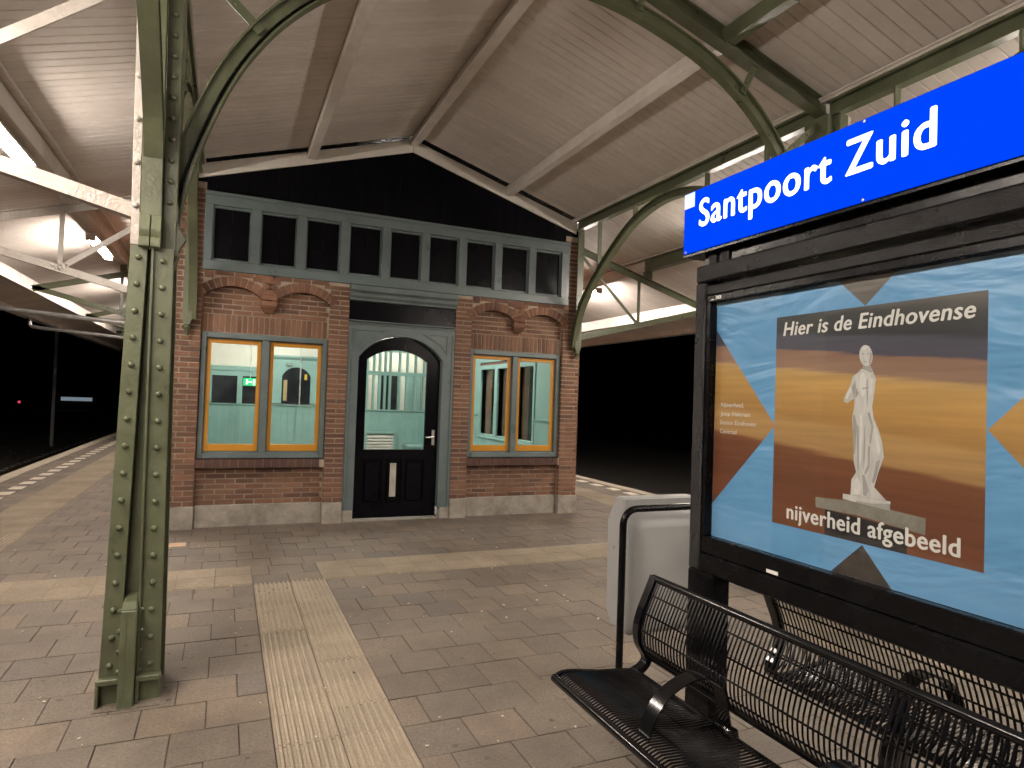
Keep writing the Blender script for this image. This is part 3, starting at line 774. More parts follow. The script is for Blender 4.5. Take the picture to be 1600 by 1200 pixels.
# ---- black gable of vertical boards
x = BX0+.03
gb = 0
while x < BX1-.03:
    x1_ = min(x+.155, BX1-.03)
    def zt(v): return zroof(v)-.12
    zs = (zt(x+.002), zt(x1_-.002))
    pts = [(x+.002, 4.0085), (x1_-.002, 4.0085), (x1_-.002, zs[1])]
    if x < XC < x1_: pts.append((XC, zt(XC)))
    pts.append((x+.002, zs[0]))
    if min(zs) > 4.02: MB().prism(pts, 'y', YP+.012+rnd(0,.002), YP+.04).build('gable_board', GABLE, bld)
    x = x1_
MB().prism([(BX0,4.0),(BX1,4.0),(BX1,zroof(BX1)-.1),(XC,ZR-.1),(BX0,zroof(BX0)-.1)], 'y', YP+.045, YP+.08).build('gable_backing', GABLE, bld)
# ---- door surround
def arc_pts(xa, xb, zs, zc, n=14):
    h = (xb-xa)/2; r = zc-zs; R_ = (h*h+r*r)/(2*r); cxx = (xa+xb)/2; czz = zc-R_; th = math.asin(h/R_)
    return [(cxx+R_*math.sin(-th+2*th*k/n), czz+R_*math.cos(-th+2*th*k/n)) for k in range(n+1)]
ox0, ox1 = 1.552, 2.692
inn = [(ox0, .15)]+arc_pts(ox0, ox1, 2.145, 2.445)+[(ox1, .15)]
n = len(inn)-2
out = [(DX0, .15)]+[(DX0+(DX1-DX0)*k/(n-1), 2.60) for k in range(n)]+[(DX1, .15)]
out[1] = (DX0, 2.60); out[-2] = (DX1, 2.60)
ds = MB().strip(out, inn, 'y', YP+.005, YW+.10).build('door_surround', GREYB, bld)
for a, b in ((DX0+.015, DX0+.04), (DX1-.04, DX1-.015)): MB().box(a, b, YP-.010, YP+.0045, .152, 2.50).build('moulding', GREYB, ds, bevel=.004)
inn2 = [(ox0-.02, 2.1)]+arc_pts(ox0-.02, ox1+.02, 2.145, 2.465)+[(ox1+.02, 2.1)]
inn3 = [(ox0+.002, 2.1)]+arc_pts(ox0+.002, ox1-.002, 2.145, 2.443)+[(ox1-.002, 2.1)]
MB().strip(inn2, inn3, 'y', YP-.008, YP+.0045).build('moulding', GREYB, ds)
for sg in (0, 1):    # triangular spandrel trims
    f = (lambda u: ox0-.06+u) if sg == 0 else (lambda u: ox1+.06-u)
    o_ = [(f(0), 2.50), (f(.36), 2.50), (f(.10), 2.36), (f(0), 2.22)]; c_ = (f(.10), 2.43)
    i_ = [(p_[0]+(c_[0]-p_[0])*.10, p_[1]+(c_[1]-p_[1])*.16) for p_ in o_]
    MB().strip(o_, i_, 'y', YP-.004, YP+.0045, closed=True).build('moulding', GREYB, ds)
# cornice, black frieze, dentils
def dentils(z, y):
    m = MB(); x = DX0+.02
    while x < DX1-.03: m.bar((x, y, z-.014), (x+.028, y, z+.014), .012, .010, (0,1,0)); x += .034
    return m.build('carved_band', GREYB, ds)
MB().box(DX0-.004, DX1+.004, YP-.03, YW+.09, 2.601, 2.618).build('moulding', GREYB, ds, bevel=.004); dentils(2.575, YP+.0)
MB().box(DX0, DX1, YP+.03, YW+.09, 2.619, 2.865).build('frieze_panel', BLACKG, ds)
MB().prism([(YP+.02,2.866),(YP-.02,2.875),(YP-.025,2.90),(YP-.05,2.93),(YP-.055,2.985),(YP-.075,3.00),(YP-.075,3.065),(YW+.09,3.065),(YW+.09,2.866)], 'x', DX0-.003, DX1+.003).build('cornice', GREYB, ds)
dentils(2.99, YP-.080)
# ---- door
dx0, dx1 = ox0+.006, ox1-.006
yd0, yd1 = YW+.012, YW+.06
gx0, gx1 = 1.682, 2.505
outd = [(dx0, .93)]+arc_pts(dx0, dx1, 2.145, 2.438)+[(dx1, .93)]
ind = [(gx0, .93)]+arc_pts(gx0, gx1, 2.12, 2.262)+[(gx1, .93)]
door = MB().strip(outd, ind, 'y', yd0, yd1)
door.box(dx0, dx1, yd0, yd1, .80, .9295); door.box(dx0, dx1, yd0, yd1, .025, .19)
for a, b in ((dx0, gx0-.005), (1.935, 1.975), (2.20, 2.24), (gx1+.005, dx1)): door.box(a, b, yd0, yd1, .1905, .7995)
do = door.build('door', BLACKG, bld)
tag(do, 'black panelled door with arched glass pane')
for a, b in ((gx0-.005, 1.935), (1.975, 2.20), (2.24, gx1+.005)):
    MB().hexa([(a+.0,yd0+.035,.19),(b,yd0+.035,.19),(b,yd0+.05,.19),(a,yd0+.05,.19),(a,yd0+.035,.80),(b,yd0+.035,.80),(b,yd0+.05,.80),(a,yd0+.05,.80)]).build('door_panel', BLACKG, do)
    MB().box(a+.03, b-.03, yd0+.015, yd0+.0349, .235, .755).build('raised_panel', BLACKG, do, bevel=.012)
MB().box(2.045, 2.125, yd0-.006, yd0+.0145, .30, .745).build('finger_plate', paint('worn_plate', (.42,.40,.34), .6, .2, .2, 60, 10), do)
MB().strip([(u, v) for u, v in ind], [(gx0+(gx1-gx0)*(.02+.96*k/(len(ind)-1)), .931) for k in range(len(ind))], 'y', yd0+.02, yd0+.026).build('door_pane', GLASS, do)
h = MB().box(2.602, 2.642, yd0-.008, yd0-.0005, .985, 1.20).build('handle_plate', CHROME, do, bevel=.003)
MB().tube([(2.622, yd0-.008, 1.10), (2.622, yd0-.05, 1.10), (2.61, yd0-.058, 1.10), (2.50, yd0-.058, 1.10)], .010, 8).build('door_handle', CHROME, do, True)
MB().box(dx1-.13, dx1-.02, yd0-.004, yd1, .004, .022).build('door_sill', GALV, do)
MB().box(dx0-.004, dx1+.004, YP+.02, YW+.15, -.02, .003).build('threshold', PLINTH, bld)

# ---- interior
inner = MB(); ix0, ix1 = BX0+.225, BX1-.215
MB().box(BX0+.221, BX1-.211, YW+.23, BY1, -.03, .002).build('room_floor', paint('room_floor', (.22,.19,.16), .5, .2, .1), bld)
MB().box(BX0, BX1, YW+.221, BY1+.2, 3.901, 3.95).build('room_ceiling', CREAM, bld)
RAILZ = 1.355
def wainscot_y(xa, xb, y, t=.02):      # facing -Y
    x = xa
    while x < xb-.01:
        e = min(x+.145, xb); MB().box(x+.001, e-.001, y, y+t, .02, RAILZ-.03).build('wainscot_board', TEAL, bld); x = e
    MB().box(xa, xb, y-.03, y+t, RAILZ-.03, RAILZ).build('dado_rail', TEAL, bld, bevel=.006)
def wainscot_x(ya, yb_, x, sgn):
    y = ya
    while y < yb_-.01:
        e = min(y+.145, yb_); MB().box(min(x,x+.02*sgn), max(x,x+.02*sgn), y+.001, e-.001, .02, RAILZ-.03).build('wainscot_board', TEAL, bld); y = e
    MB().box(min(x,x-.03*sgn), max(x,x+.02*sgn), ya, yb_, RAILZ-.03, RAILZ).build('dado_rail', TEAL, bld, bevel=.006)
YBK = 16.0
wainscot_y(ix0, 1.50, YBK); wainscot_y(1.502, 2.60, YBK-.06)
MB().box(ix0, 2.62, YBK+.021, YBK+.08, .0, 3.9).build('room_wall', CREAM, bld)
# back windows (teal frame, dark night panes)
bw = MB().box(ix0, .85, YBK-.05, YBK+.02, 2.10, 2.20)
for a in (-.42, .21, .80): bw.box(a, a+.11, YBK-.04, YBK+.02, RAILZ+.001, 2.0995)
bw.box(ix0, .85, YBK-.03, YBK+.02, 1.98, 2.0990)
bwo = bw.build('inner_window', TEAL, bld)
for a, b in ((-.31, .21), (.32, .80)): MB().box(a, b, YBK-.004, YBK+.0005, RAILZ+.002, 1.979).build('dark_pane', DARKVIEW, bwo)
# arched inner door
da, db = .97, 2.02
ind_ = [(1.16, 1.38)]+arc_pts(1.16, 1.80, 2.02, 2.235)+[(1.80, 1.38)]
n = len(ind_)-2
outd_ = [(da, 1.38)]+[(da+(db-da)*k/(n-1), 2.40) for k in range(n)]+[(db, 1.38)]
idr = MB().strip(outd_, ind_, 'y', YBK-.05, YBK+.02).build('inner_door', TEAL, bld)
MB().prism([(YBK-.05,2.40),(YBK-.10,2.46),(YBK-.10,2.50),(YBK+.02,2.50),(YBK+.02,2.40)], 'x', da-.03, db+.03).build('door_head', TEAL, idr)
MB().strip(ind_, [(1.17+.62*k/(len(ind_)-1), 1.381) for k in range(len(ind_))], 'y', YBK-.02, YBK+.015).build('dark_pane', DARKVIEW, idr)
MB().box(1.20, 1.28, YBK-.026, YBK-.021, 1.45, 1.93).build('yellow_strip', TAN, idr); MB().box(1.66, 1.72, YBK-.026, YBK-.021, 1.95, 2.08).build('yellow_strip', YELL, idr)
MB().box(1.24, 1.36, YBK-.10, YBK-.051, 2.27, 2.31).build('door_closer', CHROME, idr)
MB().tube([(1.53, 15.6, RAILZ), (1.53, 15.6, 3.89)], .015, 8).build('conduit', CHROME, bld, True); MB().tube([(ix0+.05, 15.7, 1.36), (ix0+.05, 15.7, 3.89)], .02, 8).build('conduit', CHROME, bld, True)
# glazed partition seen through the door
YPT = 13.5
wainscot_y(2.62, ix1, YPT)
pt = MB().box(2.62, ix1, YPT-.02, YPT+.05, 2.07, 2.15).box(2.62, ix1, YPT-.02, YPT+.05, 2.56, 2.64)
px_ = 2.62
mx = [2.62, 2.755, 2.875, 2.995, 3.10, 3.30, 3.46, 3.64, 3.83, 3.96, 4.2, 4.45, ix1-.05]
for a in mx: pt.box(a, a+.045, YPT-.02, YPT+.05, RAILZ+.001, 2.0695); pt.box(a+.0, a+.045, YPT-.02, YPT+.05, 2.1505, 2.5595)
pto = pt.build('glazed_partition', TEAL, bld, bevel=.004)
MB().box(2.62, 2.66, YPT+.06, YBK, 0, 3.9).build('room_wall', CREAM, bld)
for i in range(len(mx)-1):
    MB().box(mx[i]+.046, mx[i+1]-.001, YPT+.010, YPT+.014, RAILZ+.001, 2.0695).build('partition_pane', GLASS, pto)
    MB().box(mx[i]+.046, mx[i+1]-.001, YPT+.010, YPT+.014, 2.1505, 2.5595).build('partition_pane', GLASS, pto)
MB().box(2.665, ix1, YBK-.1, YBK-.02, 0, 3.9).build('room_wall', CREAM, bld)
MB().box(2.70, 3.05, YBK-.14, YBK-.101, .3, 1.95).build('wall_board', TAN, bld); MB().box(3.45, 3.85, YBK-.14, YBK-.101, 1.0, 2.15).build('dark_pane', DARKVIEW, bld)
MB().box(4.05, 4.45, YBK-.14, YBK-.101, .02, 2.2).build('inner_door', TEAL, bld); MB().box(3.40, 3.445, YBK-.15, YBK-.101, .9, 2.2).box(3.855, 3.9, YBK-.15, YBK-.101, .9, 2.2).build('door_casing', TEAL, bld)
lv = MB().box(2.63, 3.25, YPT-.10, YPT-.031, .10, .14).box(2.63, 3.25, YPT-.10, YPT-.031, .86, .90).box(3.215, 3.25, YPT-.10, YPT-.031, .141, .859).box(2.63, 2.66, YPT-.10, YPT-.031, .141, .859)
lvo = thing('radiator_cover', (2.94, YPT-.06, 0), 'white louvred radiator cover seen low through the door pane', 'radiator cover')
lv.build('casing', TEAL, lvo)
for i in range(11): MB().hexa([(2.661,YPT-.10,.17+.06*i),(3.214,YPT-.10,.17+.06*i),(3.214,YPT-.04,.215+.06*i),(2.661,YPT-.04,.215+.06*i),(2.661,YPT-.10,.19+.06*i),(3.214,YPT-.10,.19+.06*i),(3.214,YPT-.04,.235+.06*i),(2.661,YPT-.04,.235+.06*i)]).build('slat', WHITEP, lvo)
ib = thing('corner_seat', (3.9, 13.1, 0), 'teal corner seat inside the room behind the door handle', 'bench')
MB().box(3.42, ix1-.04, YPT-.50, YPT-.04, .60, .645).build('seat', TEAL, ib, bevel=.006); MB().box(3.44, ix1-.04, YPT-.46, YPT-.06, .003, .599).build('seat_box', TEAL, ib)
# left wall and right wall linings
wainscot_x(YW+.24, YBK, ix0, -1)
MB().box(ix0-.004, ix0-.001+.0, YW+.24, YBK, RAILZ, 3.9).build('room_wall', CREAM, bld)
def sidewin(ya, yb_):
    x = ix1; m = MB()
    m.box(x-.03, x+.10, ya-.07, ya, .93, 2.30).box(x-.03, x+.10, yb_, yb_+.07, .93, 2.30).box(x-.03, x+.10, ya, yb_, 2.2205, 2.30).box(x-.05, x+.10, ya-.08, yb_+.08, .90, .9295).box(x-.02, x+.10, ya, yb_, .93, .97)
    o = m.build('side_window', TEAL, bld, bevel=.004)
    MB().box(x+.05, x+.055, ya, yb_, .9705, 2.22).build('pane', GLASS, o)
for a, b in openings: sidewin(a, b)
sy = [YW+.24]+[v for a, b in sorted(openings) for v in (a-.08, b+.08)]+[YPT]
for i in range(0, len(sy), 2):
    if sy[i+1]-sy[i] > .02:
        wainscot_x(sy[i], sy[i+1], ix1-.022, 1)
        MB().box(ix1-.014, ix1-.002, sy[i]+.011, sy[i+1]-.011, RAILZ+.001, 2.3595).build('lining', TEAL, bld)
for a, b in openings:
    MB().box(ix1-.022, ix1-.002, a-.079, b+.079, .02, .899).build('wainscot_board', TEAL, bld)
MB().box(ix1-.012, ix1-.002, YW+.24, YPT, 2.46, 3.9).build('room_wall', CREAM, bld)
MB().box(ix1-.02, ix1-.002, YW+.24, YPT, 2.36, 2.459).build('dado_rail', TEAL, bld)
# inner face of the front wall
for a, b in ((ix0, WL[0]), (WL[1], DX0+.0), (DX1, WR[0]), (WR[1], ix1)): MB().box(a, b, YW+.221, YW+.229, .0, 3.9).build('room_wall', TEAL, bld)
for a, b in (WL, WR, (DX0, DX1)): MB().box(a, b, YW+.221, YW+.229, 2.62, 3.9).build('room_wall', CREAM, bld)
# room lights
for i, (x, y, lb) in enumerate(((.5, 11.0, 'front left'), (3.0, 11.0, 'front right'), (.9, 14.4, 'back left'), (3.6, 14.9, 'back right'))):
    t = thing('ceiling_lamp', (x, y, 3.5), 'bright ceiling lamp inside the waiting room, %s corner' % lb, 'lamp', 'lamps inside the waiting room')
    MB().box(x-.10, x+.10, y-.62, y+.62, 3.53, 3.56).build('lamp_housing', WHITEP, t); MB().box(x-.085, x+.085, y-.6, y+.6, 3.49, 3.5295).build('diffuser', ROOMM, t)
    MB().tube([(x, y-.4, 3.56), (x, y-.4, 3.9)], .008, 6).tube([(x, y+.4, 3.56), (x, y+.4, 3.9)], .008, 6).build('hanger', CHROME, t)
es = thing('exit_sign', (.45, 15.4, 1.8), 'glowing green exit sign hanging inside behind the left window', 'exit sign')
MB().box(.32, .60, 15.39, 15.42, 1.76, 1.93).build('light_box', EXITG, es)
MB().box(.38, .41, 15.385, 15.389, 1.79, 1.90).box(.42, .50, 15.385, 15.389, 1.83, 1.855).box(.52, .56, 15.385, 15.389, 1.78, 1.90).build('pictogram', EXITW, es)
MB().tube([(.46, 15.405, 1.93), (.46, 15.405, 3.89)], .006, 6).build('hanger_rod', CHROME, es)

# ================================================================== LETTERING
def text_data(s, bold=0.0, shear=0.0, space=1.0):
    c = bpy.data.curves.new('lettering', 'FONT'); c.body = s; c.size = 1; c.offset = bold; c.shear = shear; c.space_character = space
    c.extrude = .0; c.resolution_u = 8
    o = bpy.data.objects.new('lettering', c); COL.objects.link(o)
    dg = bpy.context.evaluated_depsgraph_get(); me = bpy.data.meshes.new_from_object(o.evaluated_get(dg))
    bpy.data.objects.remove(o); bpy.data.curves.remove(c); return me
def text_on_x(name, s, xpl, y_left, y_right, z_base, cap_h, mat, parent, bold=.0, shear=0., cap_ref='H', space=1.0, weight=0):
    """lettering on a plane facing -X: reads from +Y towards -Y"""
    me = text_data(s, bold, shear, space); ref = text_data(cap_ref, bold)
    ch = max(v.co.y for v in ref.vertices); bpy.data.meshes.remove(ref)
    x0 = min(v.co.x for v in me.vertices); x1 = max(v.co.x for v in me.vertices)
    sx = (y_left-y_right)/(x1-x0); sy = cap_h/ch
    for v in me.vertices:
        v.co = Vector((xpl, y_left-(v.co.x-x0)*sx, z_base+v.co.y*sy))
    if weight:
        import bmesh
        b = bmesh.new(); b.from_mesh(me); src = b.faces[:]
        for k, (dy, dz) in enumerate(((-1,0),(1,0),(0,1),(0,-1))):
            g = bmesh.ops.duplicate(b, geom=src)['geom']
            for v in g:
                if isinstance(v, bmesh.types.BMVert): v.co += Vector((-.00012*(k+1), dy*weight, dz*weight*.6))
        b.to_mesh(me); b.free()
    me.name = name; me.materials.clear(); me.materials.append(mat)
    return link(name, me, parent)

# ================================================================== NAME SIGN + POSTER FRAME
SXp = 1.99
sign = thing('station_name_sign', (2.06, 1.57, 2.36), 'backlit blue station name sign with white lettering above the poster', 'sign')
MB().box(SXp+.004, SXp+.15, .60, 2.54, 2.372, 2.672).build('sign_case', BLACKM, sign, bevel=.004)
MB().box(SXp, SXp+.0035, .604, 2.536, 2.377, 2.667).build('sign_face', SIGNBLUE, sign)
text_on_x('sign_lettering', 'Santpoort Zuid', SXp-.0015, 2.424, 1.319, 2.488, .124, SIGNWHITE, sign, bold=.0, cap_ref='Z', space=1.09, weight=.0042)
MB().box(SXp-.0025, SXp-.0008, 2.462, 2.534, 2.594, 2.664).build('sticker', STICKER, sign)
MB().box(SXp+.002, SXp+.148, .60, 2.54, 2.362, 2.3715).build('bottom_trim', BLACKM, sign)
MB().box(2.045, 2.105, .70, 2.445, 2.3062, 2.3615).build('carrier_bar', BLACKM, sign)
pf = thing('poster_frame', (2.06, 1.57, 0), 'black poster display frame with glass standing between the benches', 'poster frame')
PY0, PY1 = .72, 2.455
for a, b in ((2.285, 2.455), (.72, .885)):
    MB().box(2.0, 2.10, a, b, -.0, .90).build('leg', BLACKM, pf, bevel=.006)
MB().box(2.0, 2.12, PY0, PY1, 2.225, 2.305).build('top_rail', HAMMER, pf, bevel=.008)
MB().box(2.0, 2.12, PY1-.070, PY1, .9005, 2.2245).build('side_rail', HAMMER, pf, bevel=.008); MB().box(2.0, 2.12, PY0, PY0+.07, .9005, 2.2245).build('side_rail', HAMMER, pf, bevel=.008)
MB().box(2.0, 2.12, PY0+.0705, PY1-.0705, .9005, .985).build('bottom_rail', BLACKM, pf, bevel=.008)
MB().box(2.008, 2.11, PY0+.0708, PY1-.0708, 2.160, 2.205).build('inner_rail', HAMMER, pf, bevel=.004)
MB().box(2.012, 2.11, PY0+.0708, PY1-.0708, 2.128, 2.1595).build('inner_rail', BLACKM, pf, bevel=.003)
MB().box(2.012, 2.11, PY0+.0708, PY1-.0708, .9855, 1.062).build('inner_rail', BLACKM, pf, bevel=.005)
MB().box(2.012, 2.11, PY1-.094, PY1-.0712, 1.0625, 2.1275).build('inner_rail', BLACKM, pf, bevel=.003)
MB().box(2.012, 2.11, PY0+.0712, PY0+.094, 1.0625, 2.1275).build('inner_rail', BLACKM, pf, bevel=.003)
MB().box(2.06, 2.10, PY0+.0942, PY1-.0942, 1.0627, 2.1273).build('back_board', BLACKM, pf)
for a in (2.30, 2.38, 1.0, .85): MB().box(2.03, 2.10, a-.025, a+.025, 2.3055, 2.3615).build('sign_bracket', HAMMER, pf, bevel=.005)
MB().box(2.009, 2.0115, 1.925, 1.985, .995, 1.009).build('sticker_scrap', TEXTW, pf); MB().box(2.008, 2.0118, 1.615, 1.63, .955, .962).build('sticker_scrap', TEXTW, pf)
text_on_x('frame_number', '30', 2.0112, 2.328, 2.290, 2.137, .016, TEXTW, pf, bold=.02)
MB().box(2.009, 2.0112, 2.335, 2.352, 2.136, 2.139).build('frame_mark', TEXTW, pf)
for yy in (2.52, 1.57, .62):
    for zz in (2.384, 2.660): MB().lathe([(.006,0),(.006,.0012),(.004,.002)], 10, (SXp-.0001, yy, zz), (-1,0,0)).build('screw', GALV, sign, True)
# poster (flat print)
def blue_sheet():
    m, n, L, P = newmat('blue_print')
    c = ramp(n, L, noise(n, L, 3, 4, stretch=(1, 1, 2.2)), [(.3, (.105, .275, .49)), (.7, (.135, .33, .57))]); L.new(c, P.inputs['Base Color'])
    P.inputs['Roughness'].default_value = .38
    bp = n.new('ShaderNodeBump'); bp.inputs['Strength'].default_value = .9; bp.inputs['Distance'].default_value = .03
    mp = n.new('ShaderNodeMapping'); mp.inputs['Rotation'].default_value = (.5, 0, 0); mp.inputs['Scale'].default_value = (1, .8, 2.4)
    g = n.new('ShaderNodeNewGeometry'); L.new(g.outputs['Position'], mp.inputs[0])
    t = n.new('ShaderNodeTexNoise'); t.inputs['Scale'].default_value = 2.2; t.inputs['Detail'].default_value = 3; t.inputs['Distortion'].default_value = .8
    L.new(mp.outputs[0], t.inputs['Vector']); L.new(t.outputs['Fac'], bp.inputs['Height']); L.new(bp.outputs[0], P.inputs['Normal']); return m
def picture_print():
    m, n, L, P = newmat('picture_print')
    g = n.new('ShaderNodeNewGeometry'); sp = n.new('ShaderNodeSeparateXYZ'); L.new(g.outputs['Position'], sp.inputs[0])
    a = n.new('ShaderNodeMath'); a.operation = 'MULTIPLY_ADD'; L.new(sp.outputs[1], a.inputs[0]); a.inputs[1].default_value = -.095; a.inputs[2].default_value = .095*1.95
    b = n.new('ShaderNodeMath'); L.new(sp.outputs[2], b.inputs[0]); L.new(a.outputs[0], b.inputs[1])
    nz = noise(n, L, 5, 5, .6, stretch=(1, .35, 7)); c = n.new('ShaderNodeMath'); c.operation = 'MULTIPLY_ADD'; L.new(nz, c.inputs[0]); c.inputs[1].default_value = .035; L.new(b.outputs[0], c.inputs[2])
    mr = n.new('ShaderNodeMapRange'); mr.inputs[1].default_value = 1.0; mr.inputs[2].default_value = 2.2; L.new(c.outputs[0], mr.inputs[0])
    def q(z): return (z+.0175-1.0)/1.2
    st = [(q(1.0), (.05,.022,.012)), (q(1.10), (.10,.038,.018)), (q(1.25), (.155,.055,.026)), (q(1.36), (.13,.045,.022)), (q(1.50), (.165,.062,.026)), (q(1.518), (.34,.19,.075)), (q(1.60), (.40,.235,.085)),
          (q(1.63), (.34,.18,.055)), (q(1.70), (.40,.22,.062)), (q(1.79), (.46,.27,.085)), (q(1.808), (.44,.28,.11)), (q(1.82), (.25,.145,.095)), (q(1.885), (.23,.125,.080)), (q(1.892), (.055,.05,.075)), (q(1.945), (.048,.045,.065)), (q(1.962), (.014,.014,.017)), (q(2.03), (.025,.024,.024)), (q(2.08), (.09,.08,.07)), (q(2.15), (.07,.06,.05))]
    col = ramp(n, L, mr.outputs[0], st)
    k = ramp(n, L, noise(n, L, 4, 4, stretch=(1, .5, 10)), [(.3, .86), (.7, 1.14)]); col = mix_rgb(n, L, 1.0, col, k, 'MULTIPLY')
    L.new(col, P.inputs['Base Color']); P.inputs['Roughness'].default_value = .4; return m
BLUEP = blue_sheet(); PICP = picture_print()
XP = 2.052
poster = MB().box(XP, XP+.002, PY0+.095, PY1-.095, 1.0635, 2.1265).build('poster_sheet', BLUEP, pf)
def flat(name, poly, mat, lvl): # poly in (Y,Z)
    m = MB().prism(poly, 'x', XP-.00016*lvl-.00012, XP-.00016*lvl); return m.build(name, mat, poster)
yl, yr, zt_, zb_ = 2.359, .816, 2.1262, 1.0638; ym = 1.597
flat('print_picture', [(2.003,1.19),(1.194,1.19),(1.194,2.024),(2.003,2.024)], PICP, 1)
flat('print_triangle', [(yl,2.001),(1.999,1.582),(yl,1.21)], PICP, 1); flat('print_triangle', [(yr,2.001),(1.190,1.610),(yr,1.21)], PICP, 1)
flat('print_triangle', [(1.71,zt_),(1.489,zt_),(1.60,2.025)], paint('print_grey_blur', (.10,.088,.075), .45, .5, 0, nscale=9, stretch=(1,.3,3)), 1); flat('print_triangle', [(1.719,zb_),(1.481,zb_),(1.593,1.186)], paint('print_dark_wall', (.042,.034,.029), .45, .4, 0, nscale=30), 1)
PALE = paint('print_pale_stone', (.50, .48, .45), .5, .16, 0, nscale=16, stretch=(1, 2.5, .5)); PALE2 = paint('print_pale_shade', (.31, .295, .275), .5, .12, 0, nscale=25)
GREYS = paint('print_grey_slab', (.20, .185, .15), .5, .2, 0, nscale=30); DARKB = paint('print_dark_plinth', (.016, .013, .013), .5, .3, 0, nscale=30)
flat('print_plinth', [(1.75,1.285),(1.43,1.268),(1.43,1.1905),(1.75,1.1905)], DARKB, 2)
flat('print_slab', [(1.793,1.323),(1.617,1.333),(1.37,1.318),(1.37,1.265),(1.617,1.285),(1.791,1.285)], GREYS, 3)
flat('print_base', [(1.674,1.353),(1.49,1.353),(1.491,1.322),(1.56,1.326),(1.674,1.334)], PALE, 4)
body = [(1.609,1.803),(1.622,1.790),(1.643,1.776),(1.652,1.745),(1.677,1.700),(1.679,1.686),(1.665,1.679),(1.634,1.698),(1.636,1.662),(1.643,1.628),(1.636,1.55),(1.632,1.47),(1.622,1.436),(1.640,1.408),(1.643,1.3535),(1.505,1.3535),(1.522,1.368),(1.551,1.393),(1.536,1.446),(1.517,1.50),(1.525,1.55),(1.538,1.588),(1.558,1.630),(1.565,1.667),(1.557,1.721),(1.553,1.766),(1.564,1.791)]
flat('print_figure', body, PALE, 5)
flat('print_head', [(1.593+.026*math.cos(t)+.004*math.sin(t), 1.848+.038*math.sin(t)) for t in [2*math.pi*k/20 for k in range(20)]], PALE, 6)
flat('print_shade', [(1.607,1.812),(1.575,1.812),(1.563,1.792),(1.575,1.788),(1.60,1.80)], PALE2, 7)
flat('print_shade', [(1.632,1.76),(1.648,1.735),(1.645,1.72),(1.634,1.70),(1.630,1.73)], PALE2, 7)
flat('print_shade', [(1.628,1.735),(1.617,1.715),(1.628,1.700),(1.632,1.70)], PALE2, 8)
flat('print_shade', [(1.582,1.645),(1.566,1.60),(1.572,1.545),(1.567,1.54),(1.558,1.60),(1.574,1.65)], PALE2, 7)
flat('print_shade', [(1.577,1.53),(1.570,1.53),(1.570,1.46),(1.585,1.43),(1.590,1.437),(1.577,1.465)], PALE2, 7)
flat('print_shade', [(1.622,1.60),(1.616,1.60),(1.612,1.45),(1.617,1.44)], PALE2, 7)
flat('print_shade', [(1.608,1.858),(1.600,1.856),(1.600,1.851),(1.608,1.853)], PALE2, 8); flat('print_shade', [(1.588,1.855),(1.580,1.857),(1.580,1.852),(1.588,1.850)], PALE2, 8)
flat('print_shade', [(1.602,1.828),(1.588,1.828),(1.588,1.825),(1.602,1.825)], PALE2, 8)
PALE3 = paint('print_pale_light', (.60, .58, .545), .5, .08, 0, nscale=20)
for pl, mt, lv in (
    ([(1.612,1.785),(1.600,1.790),(1.590,1.765),(1.592,1.715),(1.604,1.70),(1.618,1.74)], PALE3, 7),
    ([(1.575,1.77),(1.562,1.765),(1.565,1.72),(1.574,1.70),(1.578,1.73)], PALE3, 7),
    ([(1.588,1.765),(1.584,1.765),(1.581,1.70),(1.584,1.66),(1.587,1.70)], PALE2, 8),
    ([(1.604,1.735),(1.578,1.737),(1.578,1.733),(1.603,1.730)], PALE2, 8),
    ([(1.640,1.635),(1.632,1.640),(1.622,1.60),(1.628,1.50),(1.634,1.50)], PALE2, 7),
    ([(1.612,1.64),(1.603,1.645),(1.598,1.58),(1.602,1.50),(1.608,1.45),(1.611,1.50)], PALE3, 7),
    ([(1.592,1.60),(1.589,1.60),(1.588,1.50),(1.592,1.44),(1.595,1.50)], PALE2, 8),
    ([(1.556,1.60),(1.545,1.585),(1.530,1.52),(1.538,1.50),(1.552,1.56)], PALE3, 7),
    ([(1.545,1.48),(1.530,1.49),(1.540,1.44),(1.552,1.405),(1.560,1.41),(1.550,1.45)], PALE2, 8),
    ([(1.630,1.405),(1.615,1.42),(1.600,1.39),(1.605,1.36),(1.634,1.357)], PALE3, 7),
    ([(1.598,1.43),(1.588,1.43),(1.572,1.38),(1.580,1.357),(1.592,1.36)], PALE2, 8),
    ([(1.664,1.694),(1.655,1.712),(1.645,1.722),(1.650,1.742),(1.664,1.72),(1.673,1.698)], PALE3, 7),
    ([(1.611,1.87),(1.604,1.880),(1.590,1.884),(1.578,1.878),(1.590,1.872)], PALE3, 8),
    ([(1.576,1.865),(1.568,1.850),(1.572,1.825),(1.582,1.815),(1.578,1.840)], PALE2, 8),
    ([(1.62,1.336),(1.56,1.336),(1.49,1.353-.008),(1.491,1.322),(1.56,1.326),(1.617,1.330)], PALE2, 8)):
    flat('print_shade', pl, mt, lv)
xt = XP-.0019
text_on_x('print_lettering', 'Hier is de Eindhovense', xt, 1.964, 1.229, 1.946, .053, TEXTW, poster, bold=.0, shear=.18, space=1.06, weight=.0019)
text_on_x('print_lettering', 'nijverheid afgebeeld', xt, 1.925, 1.262, 1.220, .057, TEXTW, poster, bold=.0, cap_ref='h', space=1.06, weight=.0020)
text_on_x('print_lettering', 'Nijverheid,', xt, 2.318, 2.176, 1.6515, .0185, TEXTW, poster, bold=.004, shear=.18)
text_on_x('print_lettering', 'Joop Hekman', xt, 2.319, 2.138, 1.6125, .0185, TEXTW, poster, bold=.004)
